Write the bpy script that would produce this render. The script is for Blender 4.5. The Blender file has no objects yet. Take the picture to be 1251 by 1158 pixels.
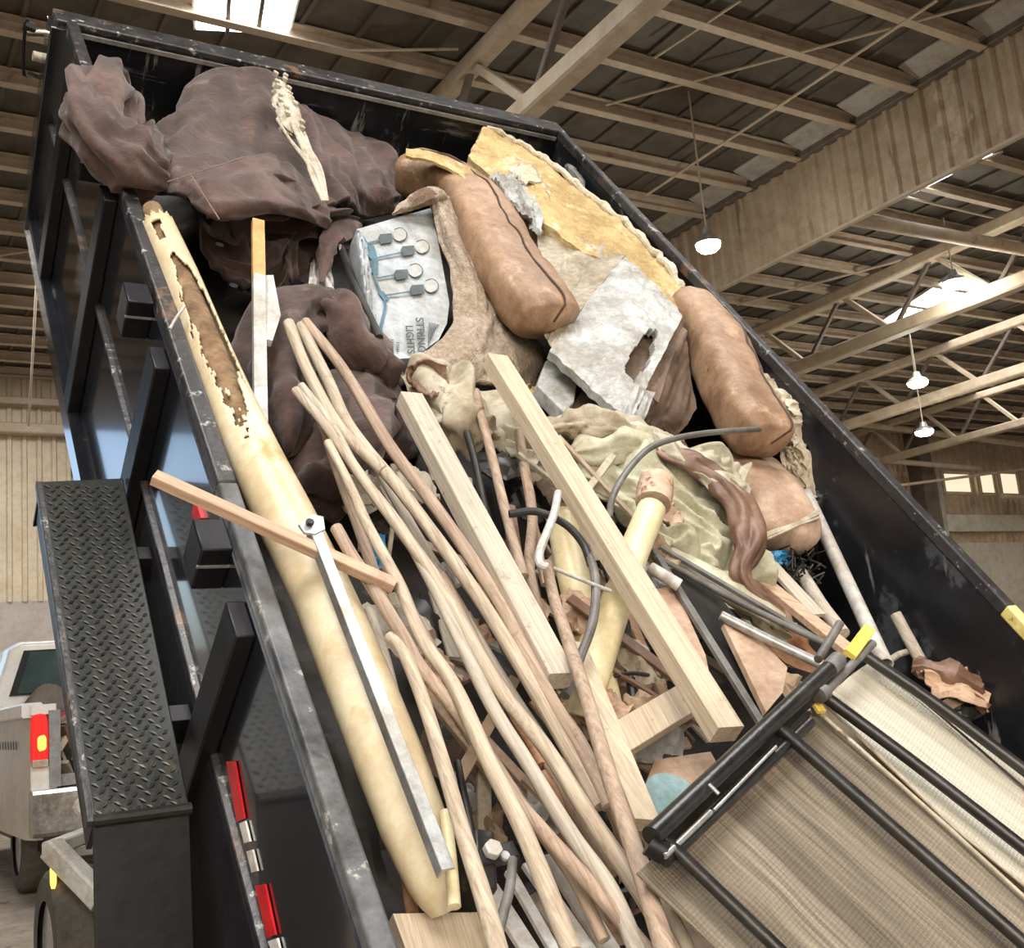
import bpy, bmesh, math, random
from mathutils import Vector, Matrix, noise
random.seed(7); noise.seed_set(5)
C = bpy.context.scene.collection
sc = bpy.context.scene
V = Vector
# ------------------------------------------------------------------ camera
F = 1359.9; CXp, CYp = 625.5, 579.0
YAW, PITCH, ROLL = .5611, .1898, -.0898
CZ = 1.4
def _rot():
    cy, sy, cp, sp, cr, sr = math.cos(YAW), math.sin(YAW), math.cos(PITCH), math.sin(PITCH), math.cos(ROLL), math.sin(ROLL)
    f = V((sy*cp, cy*cp, sp)); r = V((cy, -sy, 0)); u = r.cross(f)
    return cr*r+sr*u, -sr*r+cr*u, f
CR, CU, CF = _rot()
CAM = V((0, 0, CZ))
cd = bpy.data.cameras.new('camera'); cam = bpy.data.objects.new('camera', cd); C.objects.link(cam)
cd.sensor_fit = 'HORIZONTAL'; cd.sensor_width = 36; cd.lens = 36*F/1251; cd.clip_start = .05; cd.clip_end = 300
M3 = Matrix((CR, CU, -CF)).transposed()
cam.matrix_world = Matrix.Translation(CAM) @ M3.to_4x4()
sc.camera = cam
# ------------------------------------------------------------------ world, light, exposure
sc.view_settings.view_transform = 'Standard'; sc.view_settings.look = 'None'
sc.view_settings.gamma = 1; sc.view_settings.use_curve_mapping = False
sc.view_settings.exposure = 0.7
wd = bpy.data.worlds.new('sky'); sc.world = wd; wd.use_nodes = True
nt = wd.node_tree; nt.nodes.clear()
wo = nt.nodes.new('ShaderNodeOutputWorld'); wb = nt.nodes.new('ShaderNodeBackground')
sk = nt.nodes.new('ShaderNodeTexSky'); sk.sky_type = 'NISHITA'; sk.sun_disc = False
sk.sun_elevation = math.radians(38); sk.sun_rotation = math.radians(200); sk.air_density = 1.0; sk.dust_density = 5.0
wb.inputs[1].default_value = .25
nt.links.new(sk.outputs[0], wb.inputs[0]); nt.links.new(wb.outputs[0], wo.inputs[0])
def area(name, loc, sx, sy, power, col=(1, .97, .92), rot=(0, 0, 0)):
    l = bpy.data.lights.new(name, 'AREA'); l.shape = 'RECTANGLE'; l.size = sx; l.size_y = sy; l.energy = power; l.color = col
    o = bpy.data.objects.new(name, l); C.objects.link(o); o.location = loc; o.rotation_euler = rot
    return o
# added overhead fill lights; area light at the open bay behind the viewer
area('overhead_fill', (-1.2, .2, 8.0), 4, 3, 430, (1, .98, .95))
area('overhead_fill', (4.6, 1.5, 8.0), 2.5, 2.5, 200, (1, .97, .93))
area('overhead_fill', (2.0, 8.4, 8.02), 4, 1.2, 120, (1, .98, .95))
area('overhead_fill', (18, 12, 7.9), 5, 5, 170, (1, .96, .9))
area('overhead_fill', (26, 15, 7.9), 5, 5, 200, (1, .96, .9))
area('overhead_fill', (2, 17, 7.9), 5, 4, 300, (1, .96, .9))
area('bay_door_daylight', (4, -9.5, 3.2), 14, 5, 60, (.93, .97, 1), (math.radians(-90), 0, math.radians(180)))
# ------------------------------------------------------------------ bed frame of the raised dump bed
T = .9064; H = .7803; BW = 2.1; BL = 3.7
Lv = V((0, math.cos(T), math.sin(T))); Nv = V((0, -math.sin(T), math.cos(T))); Wv = V((1, 0, 0))
O = V((.6834, 3.7619, 2.4523+CZ)) - H*Nv
def B(x, y, z): return O + x*Wv + y*Lv + z*Nv
def ray(px, py): return CF + CR*((px-CXp)/F) + CU*((CYp-py)/F)
def hit(px, py, p0, n):
    d = ray(px, py); return CAM + d*(((p0-CAM).dot(n))/d.dot(n))
def k(px, py, z, clamp=True):
    p = hit(px, py, O+z*Nv, Nv)
    if clamp:
        q = p-O
        if q.dot(Lv) > -.04: p = hit(px, py, O-.04*Lv, Lv)
        q = p-O
        if q.dot(Wv) > BW-.04: p = hit(px, py, O+(BW-.04)*Wv, Wv)
        q = p-O
        if q.dot(Wv) < .03 and q.dot(Nv) < H: p = p + (.03-q.dot(Wv))*Wv
    return p
def kx(px, py, x): return hit(px, py, O+x*Wv, Wv)
def ky(px, py, y): return hit(px, py, O+y*Lv, Lv)
def qY(px, py, Y): return hit(px, py, V((0, Y, 0)), V((0, 1, 0)))
def qZ(px, py, Z): return hit(px, py, V((0, 0, Z)), V((0, 0, 1)))
def qX(px, py, X): return hit(px, py, V((X, 0, 0)), V((1, 0, 0)))
# ------------------------------------------------------------------ materials
MATS = {}
GRIT = {'tan_painted_purlin': .08, 'tan_painted_truss': .08, 'tan_corrugated_siding': .1, 'cream_wall_siding': .08, 'grey_painted_block': .08, 'dirty_white_wall': .1, 'dark_roof_deck': .1, 'grey_closure_sheet': .08, 'black_gloss_paint': 0, 'tinted_glass': 0, 'white_truck_paint': .05, 'dusty_lower_truck_paint': .1, 'white_cardboard': .25, 'white_cracked_vinyl': .3, 'cream_plastic_pipe': .1, 'cream_pvc': .1, 'yellow_foam': .28, 'dusty_beige_vinyl': .3,
        'pale_sage_vinyl': .22, 'tan_faux_leather': .28, 'pinkish_tan_leather': .25, 'galvanised_steel': .3, 'brown_duck_canvas': .25, 'lamp_glow': 0, 'skylight_glow': 0, 'lit_room_glow': 0, 'matte_black_steel': .1, 'chipped_white_paint': .28}
def pm(name, c1, c2=None, scale=6, rough=.6, bump=0., bscale=None, stretch=(1, 1, 1), metal=0., coat=0., emit=None, estr=0., c3=None, spots=None, detail=6, sheen=0, lo=.35, hi=.65, axis=None, spec=None, grit=None):
    """layered noise colour, bump and optional spots (colour, scale, threshold)"""
    if name in MATS: return MATS[name]
    if grit is None: grit = GRIT.get(name, .22 if not emit else 0)
    m = bpy.data.materials.new(name); m.use_nodes = True; t = m.node_tree; N = t.nodes; L = t.links
    b = N['Principled BSDF']; b.inputs['Roughness'].default_value = rough; b.inputs['Metallic'].default_value = metal
    b.inputs['Coat Weight'].default_value = coat; b.inputs['Coat Roughness'].default_value = .08
    if sheen: b.inputs['Sheen Weight'].default_value = sheen
    if spec is not None: b.inputs['Specular IOR Level'].default_value = spec
    tc = N.new('ShaderNodeTexCoord'); mp = N.new('ShaderNodeMapping'); L.new(tc.outputs['Object'], mp.inputs[0])
    mp.inputs['Scale'].default_value = stretch
    if axis is not None: mp.inputs['Rotation'].default_value = axis
    c2 = c2 or c1
    n1 = N.new('ShaderNodeTexNoise'); n1.inputs['Scale'].default_value = scale; n1.inputs['Detail'].default_value = detail; n1.inputs['Roughness'].default_value = .65
    L.new(mp.outputs[0], n1.inputs[0])
    r = N.new('ShaderNodeValToRGB'); r.color_ramp.elements[0].position = lo; r.color_ramp.elements[1].position = hi
    r.color_ramp.elements[0].color = (*c1, 1); r.color_ramp.elements[1].color = (*c2, 1)
    if c3:
        e = r.color_ramp.elements.new(min(.95, hi+.12)); e.color = (*c3, 1)
    L.new(n1.outputs[0], r.inputs[0]); col = r.outputs[0]
    for sp in (spots or []):
        scol, ss, th = sp[:3]; st = sp[3] if len(sp) > 3 else (1, 1, 1)
        mp2 = N.new('ShaderNodeMapping'); mp2.inputs['Scale'].default_value = st
        if len(sp) > 4: mp2.inputs['Rotation'].default_value = sp[4]
        L.new(tc.outputs['Object'], mp2.inputs[0])
        n2 = N.new('ShaderNodeTexNoise'); n2.inputs['Scale'].default_value = ss; n2.inputs['Detail'].default_value = 5; n2.inputs['Roughness'].default_value = .7
        L.new(mp2.outputs[0], n2.inputs[0])
        r2 = N.new('ShaderNodeValToRGB'); r2.color_ramp.elements[0].position = th; r2.color_ramp.elements[1].position = th+.06
        L.new(n2.outputs[0], r2.inputs[0])
        mx = N.new('ShaderNodeMix'); mx.data_type = 'RGBA'; L.new(r2.outputs[0], mx.inputs[0]); L.new(col, mx.inputs[6]); mx.inputs[7].default_value = (*scol, 1)
        col = mx.outputs[2]
    if grit:
        n4 = N.new('ShaderNodeTexNoise'); n4.inputs['Scale'].default_value = 38; n4.inputs['Detail'].default_value = 8; n4.inputs['Roughness'].default_value = .8; L.new(tc.outputs['Object'], n4.inputs[0])
        r4 = N.new('ShaderNodeValToRGB'); r4.color_ramp.elements[0].position = .36; r4.color_ramp.elements[1].position = .62
        g_ = 1-grit; r4.color_ramp.elements[0].color = (g_, g_*.96, g_*.9, 1); r4.color_ramp.elements[1].color = (1.06, 1.06, 1.06, 1); L.new(n4.outputs[0], r4.inputs[0])
        n5 = N.new('ShaderNodeTexNoise'); n5.inputs['Scale'].default_value = 5.5; n5.inputs['Detail'].default_value = 6; n5.inputs['Roughness'].default_value = .7; L.new(tc.outputs['Object'], n5.inputs[0])
        r5 = N.new('ShaderNodeValToRGB'); r5.color_ramp.elements[0].position = .38; r5.color_ramp.elements[1].position = .56
        h_ = 1-grit*1.1; r5.color_ramp.elements[0].color = (h_, h_*.92, h_*.82, 1); r5.color_ramp.elements[1].color = (1, 1, 1, 1); L.new(n5.outputs[0], r5.inputs[0])
        for rr_ in (r4, r5):
            mx = N.new('ShaderNodeMix'); mx.data_type = 'RGBA'; mx.blend_type = 'MULTIPLY'; mx.inputs[0].default_value = 1; L.new(col, mx.inputs[6]); L.new(rr_.outputs[0], mx.inputs[7]); col = mx.outputs[2]
    L.new(col, b.inputs['Base Color'])
    if bump:
        n3 = N.new('ShaderNodeTexNoise'); n3.inputs['Scale'].default_value = bscale or scale*4; n3.inputs['Detail'].default_value = 6
        L.new(mp.outputs[0], n3.inputs[0]); bp = N.new('ShaderNodeBump'); bp.inputs['Strength'].default_value = bump; bp.inputs['Distance'].default_value = .01
        L.new(n3.outputs[0], bp.inputs['Height']); L.new(bp.outputs[0], b.inputs['Normal'])
    if emit:
        b.inputs['Emission Color'].default_value = (*emit, 1); b.inputs['Emission Strength'].default_value = estr
    MATS[name] = m; return m
def weave(name, c1, c2, ax, scale, band, bc1=(1, 1, 1), bc2=(.7, .7, .7)):
    """woven sling: fine threads across and along direction `ax`, slow bands of dye"""
    m = bpy.data.materials.new(name); m.use_nodes = True; t = m.node_tree; N = t.nodes; L = t.links
    b = N['Principled BSDF']; b.inputs['Roughness'].default_value = .75
    tc = N.new('ShaderNodeTexCoord'); a = ax.normalized(); c = Nv.cross(a).normalized()
    def dot(vec):
        d = N.new('ShaderNodeVectorMath'); d.operation = 'DOT_PRODUCT'; L.new(tc.outputs['Object'], d.inputs[0]); d.inputs[1].default_value = vec; return d.outputs['Value']
    u, v = dot(a), dot(c)
    def mul(s, f):
        q = N.new('ShaderNodeMath'); q.operation = 'MULTIPLY'; L.new(s, q.inputs[0]); q.inputs[1].default_value = f; return q.outputs[0]
    def sin(s):
        q = N.new('ShaderNodeMath'); q.operation = 'SINE'; L.new(s, q.inputs[0]); return q.outputs[0]
    cmb = N.new('ShaderNodeCombineXYZ'); L.new(mul(u, 1.5), cmb.inputs[0]); L.new(mul(v, scale*.35), cmb.inputs[1])
    n = N.new('ShaderNodeTexNoise'); n.inputs['Scale'].default_value = 1; n.inputs['Detail'].default_value = 8; n.inputs['Roughness'].default_value = .8; L.new(cmb.outputs[0], n.inputs[0])
    r = N.new('ShaderNodeValToRGB'); r.color_ramp.elements[0].position = .38; r.color_ramp.elements[1].position = .62
    r.color_ramp.elements[0].color = (*c1, 1); r.color_ramp.elements[1].color = (*c2, 1); L.new(n.outputs[0], r.inputs[0])
    cmb2 = N.new('ShaderNodeCombineXYZ'); L.new(mul(u, .6), cmb2.inputs[0]); L.new(mul(v, band), cmb2.inputs[1])
    n2 = N.new('ShaderNodeTexNoise'); n2.inputs['Scale'].default_value = 1; n2.inputs['Detail'].default_value = 1; L.new(cmb2.outputs[0], n2.inputs[0])
    r2 = N.new('ShaderNodeValToRGB'); r2.color_ramp.elements[0].position = .35; r2.color_ramp.elements[1].position = .65
    r2.color_ramp.elements[0].color = (*bc2, 1); r2.color_ramp.elements[1].color = (*bc1, 1); L.new(n2.outputs[0], r2.inputs[0])
    mx = N.new('ShaderNodeMix'); mx.data_type = 'RGBA'; mx.blend_type = 'MULTIPLY'; mx.inputs[0].default_value = 1; L.new(r.outputs[0], mx.inputs[6]); L.new(r2.outputs[0], mx.inputs[7])
    L.new(mx.outputs[2], b.inputs['Base Color'])
    s = N.new('ShaderNodeMath'); s.operation = 'ADD'; L.new(sin(mul(u, 900)), s.inputs[0]); L.new(sin(mul(v, 900)), s.inputs[1])
    bp = N.new('ShaderNodeBump'); bp.inputs['Strength'].default_value = .3; bp.inputs['Distance'].default_value = .002; L.new(s.outputs[0], bp.inputs['Height']); L.new(bp.outputs[0], b.inputs['Normal'])
    return m
def grainmat(name, c1, c2, ax, c3, fine=70, rough=.75, knot=.66):
    """timber: streaks along the direction ax, dirt blotches"""
    m = bpy.data.materials.new(name); m.use_nodes = True; t = m.node_tree; N = t.nodes; L = t.links
    b = N['Principled BSDF']; b.inputs['Roughness'].default_value = rough
    tc = N.new('ShaderNodeTexCoord'); a = ax.normalized(); c = Nv.cross(a).normalized(); e = a.cross(c)
    cm = N.new('ShaderNodeCombineXYZ')
    for i, (vec, f) in enumerate(((a, 3.5), (c, fine), (e, fine))):
        d = N.new('ShaderNodeVectorMath'); d.operation = 'DOT_PRODUCT'; L.new(tc.outputs['Object'], d.inputs[0]); d.inputs[1].default_value = vec*f; L.new(d.outputs['Value'], cm.inputs[i])
    n = N.new('ShaderNodeTexNoise'); n.inputs['Scale'].default_value = 1; n.inputs['Detail'].default_value = 8; n.inputs['Roughness'].default_value = .75; n.inputs['Distortion'].default_value = .6; L.new(cm.outputs[0], n.inputs[0])
    r = N.new('ShaderNodeValToRGB'); r.color_ramp.elements[0].position = .36; r.color_ramp.elements[1].position = .60; r.color_ramp.elements[0].color = (*c1, 1); r.color_ramp.elements[1].color = (*c2, 1); L.new(n.outputs[0], r.inputs[0])
    col = r.outputs[0]
    for sc_, th, w in ((8, .58, .14), (26, knot, .08)):
        n2 = N.new('ShaderNodeTexNoise'); n2.inputs['Scale'].default_value = sc_; n2.inputs['Detail'].default_value = 7; n2.inputs['Roughness'].default_value = .75; L.new(tc.outputs['Object'], n2.inputs[0])
        r2 = N.new('ShaderNodeValToRGB'); r2.color_ramp.elements[0].position = th; r2.color_ramp.elements[1].position = th+w; L.new(n2.outputs[0], r2.inputs[0])
        mf = N.new('ShaderNodeMath'); mf.operation = 'MULTIPLY'; mf.inputs[1].default_value = .7; L.new(r2.outputs[0], mf.inputs[0])
        mx = N.new('ShaderNodeMix'); mx.data_type = 'RGBA'; L.new(mf.outputs[0], mx.inputs[0]); L.new(col, mx.inputs[6]); mx.inputs[7].default_value = (*c3, 1); col = mx.outputs[2]
    L.new(col, b.inputs['Base Color'])
    bp = N.new('ShaderNodeBump'); bp.inputs['Strength'].default_value = .45; bp.inputs['Distance'].default_value = .003; L.new(n.outputs[0], bp.inputs['Height']); L.new(bp.outputs[0], b.inputs['Normal'])
    return m
TA = (-(math.pi/2-T)+0, 0, 0)
gloss = pm('black_gloss_paint', (.006, .007, .010), (.014, .016, .022), 3, .2, .02, 9, coat=1, spots=[((.12, .12, .13), 14, .74)])
inner = pm('black_scratched_paint', (.006, .007, .010), (.016, .018, .024), 4, .34, .08, 20, spots=[((.20, .21, .22), 20, .60, (1, .10, .14)), ((.06, .065, .075), 4, .56), ((.14, .14, .15), 16, .60, (.1, 1, .16)), ((.25, .23, .2), 60, .72)])
railm = pm('worn_black_rail_paint', (.018, .018, .02), (.05, .05, .055), 9, .42, .3, 40, spots=[((.34, .33, .32), 22, .60), ((.17, .10, .065), 7, .60), ((.5, .48, .45), 60, .66)])
railr = pm('chalky_black_rail_paint', (.03, .033, .04), (.14, .15, .16), 8, .45, .25, 40, spots=[((.42, .43, .42), 16, .58)])
yel = pm('yellow_paint_chipped', (.75, .66, .22), (.8, .74, .4), 12, .5, .15, spots=[((.25, .22, .1), 20, .62)])
dplate = pm('black_tread_plate', (.007, .009, .008), (.018, .02, .017), 10, .38, .1, 60, spots=[((.06, .055, .04), 5, .60)], spec=.35)
matteb = pm('matte_black_steel', (.004, .004, .006), (.010, .010, .013), 8, .42, .1, spec=.3)
redtape = pm('red_reflective_tape', (.62, .015, .02), (.5, .01, .015), 20, .25)
whitetape = pm('white_reflective_tape', (.75, .75, .72), (.6, .6, .6), 20, .25)
chrome = pm('dull_chrome', (.6, .6, .6), (.35, .35, .36), 12, .25, .05, metal=1)
canvas = pm('brown_duck_canvas', (.040, .020, .017), (.10, .056, .047), 5, .85, .7, 26, sheen=.2, spots=[((.15, .095, .08), 9, .60)])
canvas2 = pm('brown_worn_canvas', (.05, .026, .022), (.125, .073, .06), 6, .85, .7, 26, sheen=.2)
leather = pm('tan_faux_leather', (.29, .18, .11), (.45, .30, .195), 5, .55, .12, 120, spots=[((.47, .32, .21), 12, .6), ((.13, .07, .04), 9, .66)])
leather2 = pm('pinkish_tan_leather', (.42, .29, .21), (.55, .40, .30), 6, .6, .1, 120, spots=[((.55, .43, .33), 14, .6)])
seamm = pm('dark_piping', (.05, .028, .018), (.1, .06, .04), 30, .7)
foam = pm('yellow_foam', (.50, .36, .16), (.68, .54, .28), 4, .9, .6, 100, c3=(.78, .68, .44), spots=[((.40, .27, .12), 3, .57), ((.74, .68, .50), 8, .58)])
foamw = pm('pale_foam_crust', (.55, .50, .38), (.72, .68, .58), 20, .95, .8, 60)
carpet = pm('beige_loop_carpet', (.36, .29, .23), (.56, .48, .40), 60, .98, 1.0, 160, spots=[((.22, .15, .11), 5, .56)])
tarpm = pm('pale_sage_vinyl', (.44, .44, .33), (.60, .60, .47), 5, .5, .12, 90, spots=[((.30, .25, .17), 6, .68)])
khaki = pm('khaki_fabric', (.36, .32, .24), (.55, .51, .42), 7, .85, .2, 150, spots=[((.2, .14, .1), 6, .6)])
brownvinyl = pm('brown_vinyl', (.14, .075, .05), (.27, .165, .115), 6, .5, .15, 60)
vinylw = pm('white_cracked_vinyl', (.40, .42, .42), (.56, .59, .60), 5, .55, .5, 50, stretch=(1, 4, 1), spots=[((.30, .25, .19), 4.5, .63)])
vinylb = pm('dusty_beige_vinyl', (.36, .32, .25), (.52, .48, .39), 7, .75, .5, 60, stretch=(1, 4, 1))
under = pm('brown_underside_board', (.10, .065, .045), (.2, .14, .10), 6, .8, .2)
boxw = pm('white_cardboard', (.38, .44, .50), (.52, .57, .62), 4, .6, .1, 40, spots=[((.42, .38, .32), 6, .64)])
cardb = pm('brown_cardboard', (.30, .22, .15), (.4, .3, .2), 6, .85, .1)
inkblue = pm('teal_print', (.04, .13, .20), (.07, .19, .27), 30, .6)
inkbulb = pm('pale_print', (.46, .49, .50), (.40, .42, .42), 20, .6)
inkdark = pm('dark_print', (.03, .055, .065), (.06, .09, .10), 30, .6)
tubem = pm('cream_plastic_pipe', (.58, .50, .34), (.70, .64, .47), 3, .42, .06, 30, spots=[((.48, .36, .15), 3.2, .58), ((.34, .26, .15), 9, .68)])
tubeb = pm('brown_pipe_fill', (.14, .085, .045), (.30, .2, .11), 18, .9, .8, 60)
pvc = pm('cream_pvc', (.66, .58, .34), (.76, .70, .48), 6, .4, .04, spots=[((.5, .35, .15), 7, .64)])
pvcg = pm('grey_white_pvc', (.42, .41, .39), (.60, .59, .57), 9, .5, .06, spots=[((.25, .22, .2), 16, .64)])
PDIR = k(760, 1100, .8)-k(400, 450, .74)
pole1 = grainmat('weathered_pole_beige', (.27, .205, .145), (.52, .44, .335), PDIR, (.22, .145, .095), 90)
pole2 = grainmat('weathered_pole_brown', (.23, .155, .11), (.43, .33, .245), PDIR, (.17, .10, .065), 90, knot=.6)
pole3 = grainmat('weathered_pole_grey', (.29, .25, .20), (.50, .45, .37), PDIR, (.2, .16, .12), 90)
rust = pm('rusty_pole', (.30, .14, .07), (.45, .26, .15), 12, .7, .3, 50, spots=[((.5, .38, .28), 12, .58)])
lumber = grainmat('sawn_lumber', (.38, .30, .21), (.60, .50, .37), k(888, 897, .8)-k(605, 441, .76), (.27, .19, .12), 130, knot=.6)
lumg = grainmat('greyed_lumber', (.33, .28, .22), (.53, .47, .38), k(683, 832, .78)-k(500, 488, .74), (.22, .16, .12), 130, knot=.6)
lumo = pm('orange_pine', (.60, .34, .12), (.72, .46, .2), 8, .65, .15)
lumr = grainmat('reddish_stick_wood', (.33, .20, .13), (.56, .40, .28), k(482, 716, .84)-k(188, 583, .86), (.2, .12, .08), 80)
whitep = pm('chipped_white_paint', (.50, .51, .51), (.62, .63, .63), 9, .5, .1, spots=[((.3, .28, .24), 20, .66)])
alu = pm('galvanised_steel', (.44, .46, .47), (.60, .62, .63), 14, .38, .05, metal=.6)
ply = pm('pinkish_plywood', (.40, .28, .20), (.56, .42, .32), 4, .7, .15, 40, stretch=(1, 5, 1), spots=[((.3, .19, .13), 7, .62)])
blackp = pm('black_powder_coat', (.010, .010, .011), (.03, .03, .03), 14, .33, .1, 50, spots=[((.3, .28, .25), 30, .72)])
hosek = pm('black_rubber_hose', (.012, .012, .012), (.03, .03, .03), 12, .45)
hoseg = pm('grey_hose', (.11, .11, .11), (.20, .20, .195), 12, .5)
blue = pm('blue_tarp_plastic', (.03, .22, .50), (.08, .36, .65), 9, .4, .2)
teal = pm('pale_blue_plastic', (.22, .38, .43), (.33, .48, .52), 9, .5)
rope = pm('cream_rope', (.46, .42, .35), (.62, .58, .50), 40, .9, .5, 90)
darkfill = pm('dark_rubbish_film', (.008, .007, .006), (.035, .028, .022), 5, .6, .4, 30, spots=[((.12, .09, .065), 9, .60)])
glassd = pm('dusty_dark_mesh', (.010, .011, .011), (.035, .035, .033), 6, .4, .1)
# building
deckm = pm('dark_roof_deck', (.085, .078, .066), (.13, .12, .10), 2, .7)
purl = pm('tan_painted_purlin', (.44, .37, .30), (.56, .49, .41), 2, .65, spots=[((.34, .27, .21), 3, .62)])
truss_m = pm('tan_painted_truss', (.43, .36, .28), (.54, .47, .37), 3, .6)
darksteel = pm('brown_steel', (.12, .10, .085), (.17, .14, .12), 3, .6)
fasc = pm('tan_corrugated_siding', (.38, .31, .24), (.52, .44, .35), 1.2, .6, spots=[((.26, .19, .14), .9, .6, (1, 3, .4)), ((.60, .52, .42), .7, .62)])
siding = pm('cream_wall_siding', (.56, .50, .40), (.66, .60, .50), 1, .6)
blockm = pm('grey_painted_block', (.40, .38, .39), (.50, .48, .48), .8, .7)
wallw = pm('dirty_white_wall', (.50, .50, .47), (.62, .62, .60), .7, .8)
conc = pm('dusty_concrete_floor', (.27, .23, .18), (.42, .36, .29), 1.4, .9, .2, 12, spots=[((.12, .09, .07), 4, .6)])
greyclose = pm('grey_closure_sheet', (.33, .33, .31), (.45, .45, .42), 4, .7)
lampglow = pm('lamp_glow', (1, 1, 1), emit=(1, .98, .86), estr=14)
skyglow = pm('skylight_glow', (1, 1, 1), emit=(.95, .98, 1), estr=5)
winglow = pm('lit_room_glow', (.8, .7, .55), emit=(1, .85, .62), estr=.55)
# ------------------------------------------------------------------ mesh helpers
class MB:
    def __init__(s): s.v = []; s.f = []
    def add(s, v, f):
        o = len(s.v); s.v += [V(p) for p in v]; s.f += [tuple(i+o for i in q) for q in f]; return s
    def prism(s, path, sec, up=None, closed_caps=True, scales=None, twist=None):
        n = len(sec); pts = [V(p) for p in path]; m = len(pts); rings = []; prevu = None
        for i, p in enumerate(pts):
            t = (pts[min(i+1, m-1)]-pts[max(i-1, 0)]).normalized()
            if prevu is None:
                u = V(up) if up is not None else (V((0, 0, 1)) if abs(t.z) < .9 else V((1, 0, 0)))
            else: u = prevu
            u = (u-t*u.dot(t)).normalized(); prevu = u; w = t.cross(u)
            sc_ = scales[i] if scales else 1
            rings.append([p+w*(a*sc_)+u*(b*sc_) for a, b in sec])
        v = [q for r in rings for q in r]; f = []
        for i in range(m-1):
            for j in range(n):
                f.append((i*n+j, i*n+(j+1) % n, (i+1)*n+(j+1) % n, (i+1)*n+j))
        if closed_caps: f.append(tuple(range(n))[::-1]); f.append(tuple((m-1)*n+j for j in range(n)))
        return s.add(v, f)
    def tube(s, path, r, n=12, scales=None, caps=True):
        return s.prism(path, [(r*math.cos(a*2*math.pi/n), r*math.sin(a*2*math.pi/n)) for a in range(n)], None, caps, scales)
    def bar(s, p0, p1, w, h, up=(0, 0, 1), ch=None):
        ch = min(w, h)*.12 if ch is None else ch; a, b = w/2, h/2
        sec = [(-a+ch, -b), (a-ch, -b), (a, -b+ch), (a, b-ch), (a-ch, b), (-a+ch, b), (-a, b-ch), (-a, -b+ch)]
        return s.prism([p0, p1], sec, up)
    def box(s, c, ax, ay, az):
        c, ax, ay, az = V(c), V(ax), V(ay), V(az)
        v = [c+ax*i+ay*j+az*q for i in (-1, 1) for j in (-1, 1) for q in (-1, 1)]
        return s.add(v, [(0, 1, 3, 2), (4, 6, 7, 5), (0, 4, 5, 1), (2, 3, 7, 6), (0, 2, 6, 4), (1, 5, 7, 3)])
    def slab(s, poly, th):
        """flat-ish polygon pushed back by vector th"""
        n = len(poly); th = V(th); v = [V(p) for p in poly]+[V(p)+th for p in poly]
        f = [tuple(range(n)), tuple(range(2*n-1, n-1, -1))]+[(i, i+n, (i+1) % n+n, (i+1) % n) for i in range(n)]
        return s.add(v, f)
ORG = {}
SOFT = ('cream_vinyl', 'brown_duck_canvas', 'brown_worn_canvas', 'khaki_fabric', 'pale_sage_vinyl', 'brown_vinyl', 'beige_loop_carpet', 'pinkish_tan_leather', 'tan_faux_leather')
def build(name, mb, mat, parent=None, smooth=True, bevel=0, sub=0, auto=35):
    if not isinstance(mb, MB): mb = MB().add(*mb)
    if parent is None:
        zs = min(p.z for p in mb.v); org = V((sum(p.x for p in mb.v)/len(mb.v), sum(p.y for p in mb.v)/len(mb.v), zs))
    else: org = ORG[parent.name]
    me = bpy.data.meshes.new(name); me.from_pydata([p-org for p in mb.v], [], mb.f)
    bm = bmesh.new(); bm.from_mesh(me); bmesh.ops.recalc_face_normals(bm, faces=bm.faces)
    if smooth:
        for f_ in bm.faces: f_.smooth = True
        lim = math.radians(170 if len(mb.v) > 500 and auto == 35 and mat.name in SOFT else auto)
        for e in bm.edges:
            if len(e.link_faces) == 2 and e.calc_face_angle(0) > lim: e.smooth = False
    bm.to_mesh(me); bm.free(); me.update()
    me.materials.append(mat)
    o = bpy.data.objects.new(name, me); C.objects.link(o)
    if parent is None: o.location = org
    else: o.parent = parent
    ORG[o.name] = org
    if bevel:
        b = o.modifiers.new('edge', 'BEVEL'); b.width = bevel; b.segments = 2; b.limit_method = 'ANGLE'
    return o
def tag(o, label, cat, group=None, kind=None):
    if label: o['label'] = label
    if cat: o['category'] = cat
    if group: o['group'] = group
    if kind: o['kind'] = kind
    return o
def thing(name, label, cat, loc, group=None):
    o = bpy.data.objects.new(name, None); C.objects.link(o); o.location = loc; o.empty_display_size = .1; ORG[o.name] = V(loc)
    return tag(o, label, cat, group)
def struct(name, mb, mat, smooth=False): return tag(build(name, mb, mat, smooth=smooth), None, None, None, 'structure')
def cr(p0, p1, p2, p3, t): return .5*((2*p1)+(-p0+p2)*t+(2*p0-5*p1+4*p2-p3)*t*t+(-p0+3*p1-3*p2+p3)*t*t*t)
def spline(pts, n):
    pts = [V(p) for p in pts]; m = len(pts)-1; out = []
    for i in range(n+1):
        x = i/n*m; j = min(int(x), m-1); t = x-j
        out.append(cr(pts[j-1] if j > 0 else pts[0]*2-pts[1], pts[j], pts[j+1], pts[j+2] if j+2 <= m else pts[m]*2-pts[m-1], t))
    return out
def cloth_crisp(p):
    w = noise.noise_vector(p*.45)*1.0
    a = noise.noise(p*.7+w); n1 = noise.noise(V((p.x*.7, p.y*1.7, p.z))+w*1.2); n2 = noise.noise(V((p.x*1.6, p.y*.6, p.z+5))+w*1.2)
    return .9*a+1.9*(.22-abs(n1))-1.6*(.2-abs(n2))+.5*(.2-abs(noise.noise(p*2.3+w)))
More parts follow.
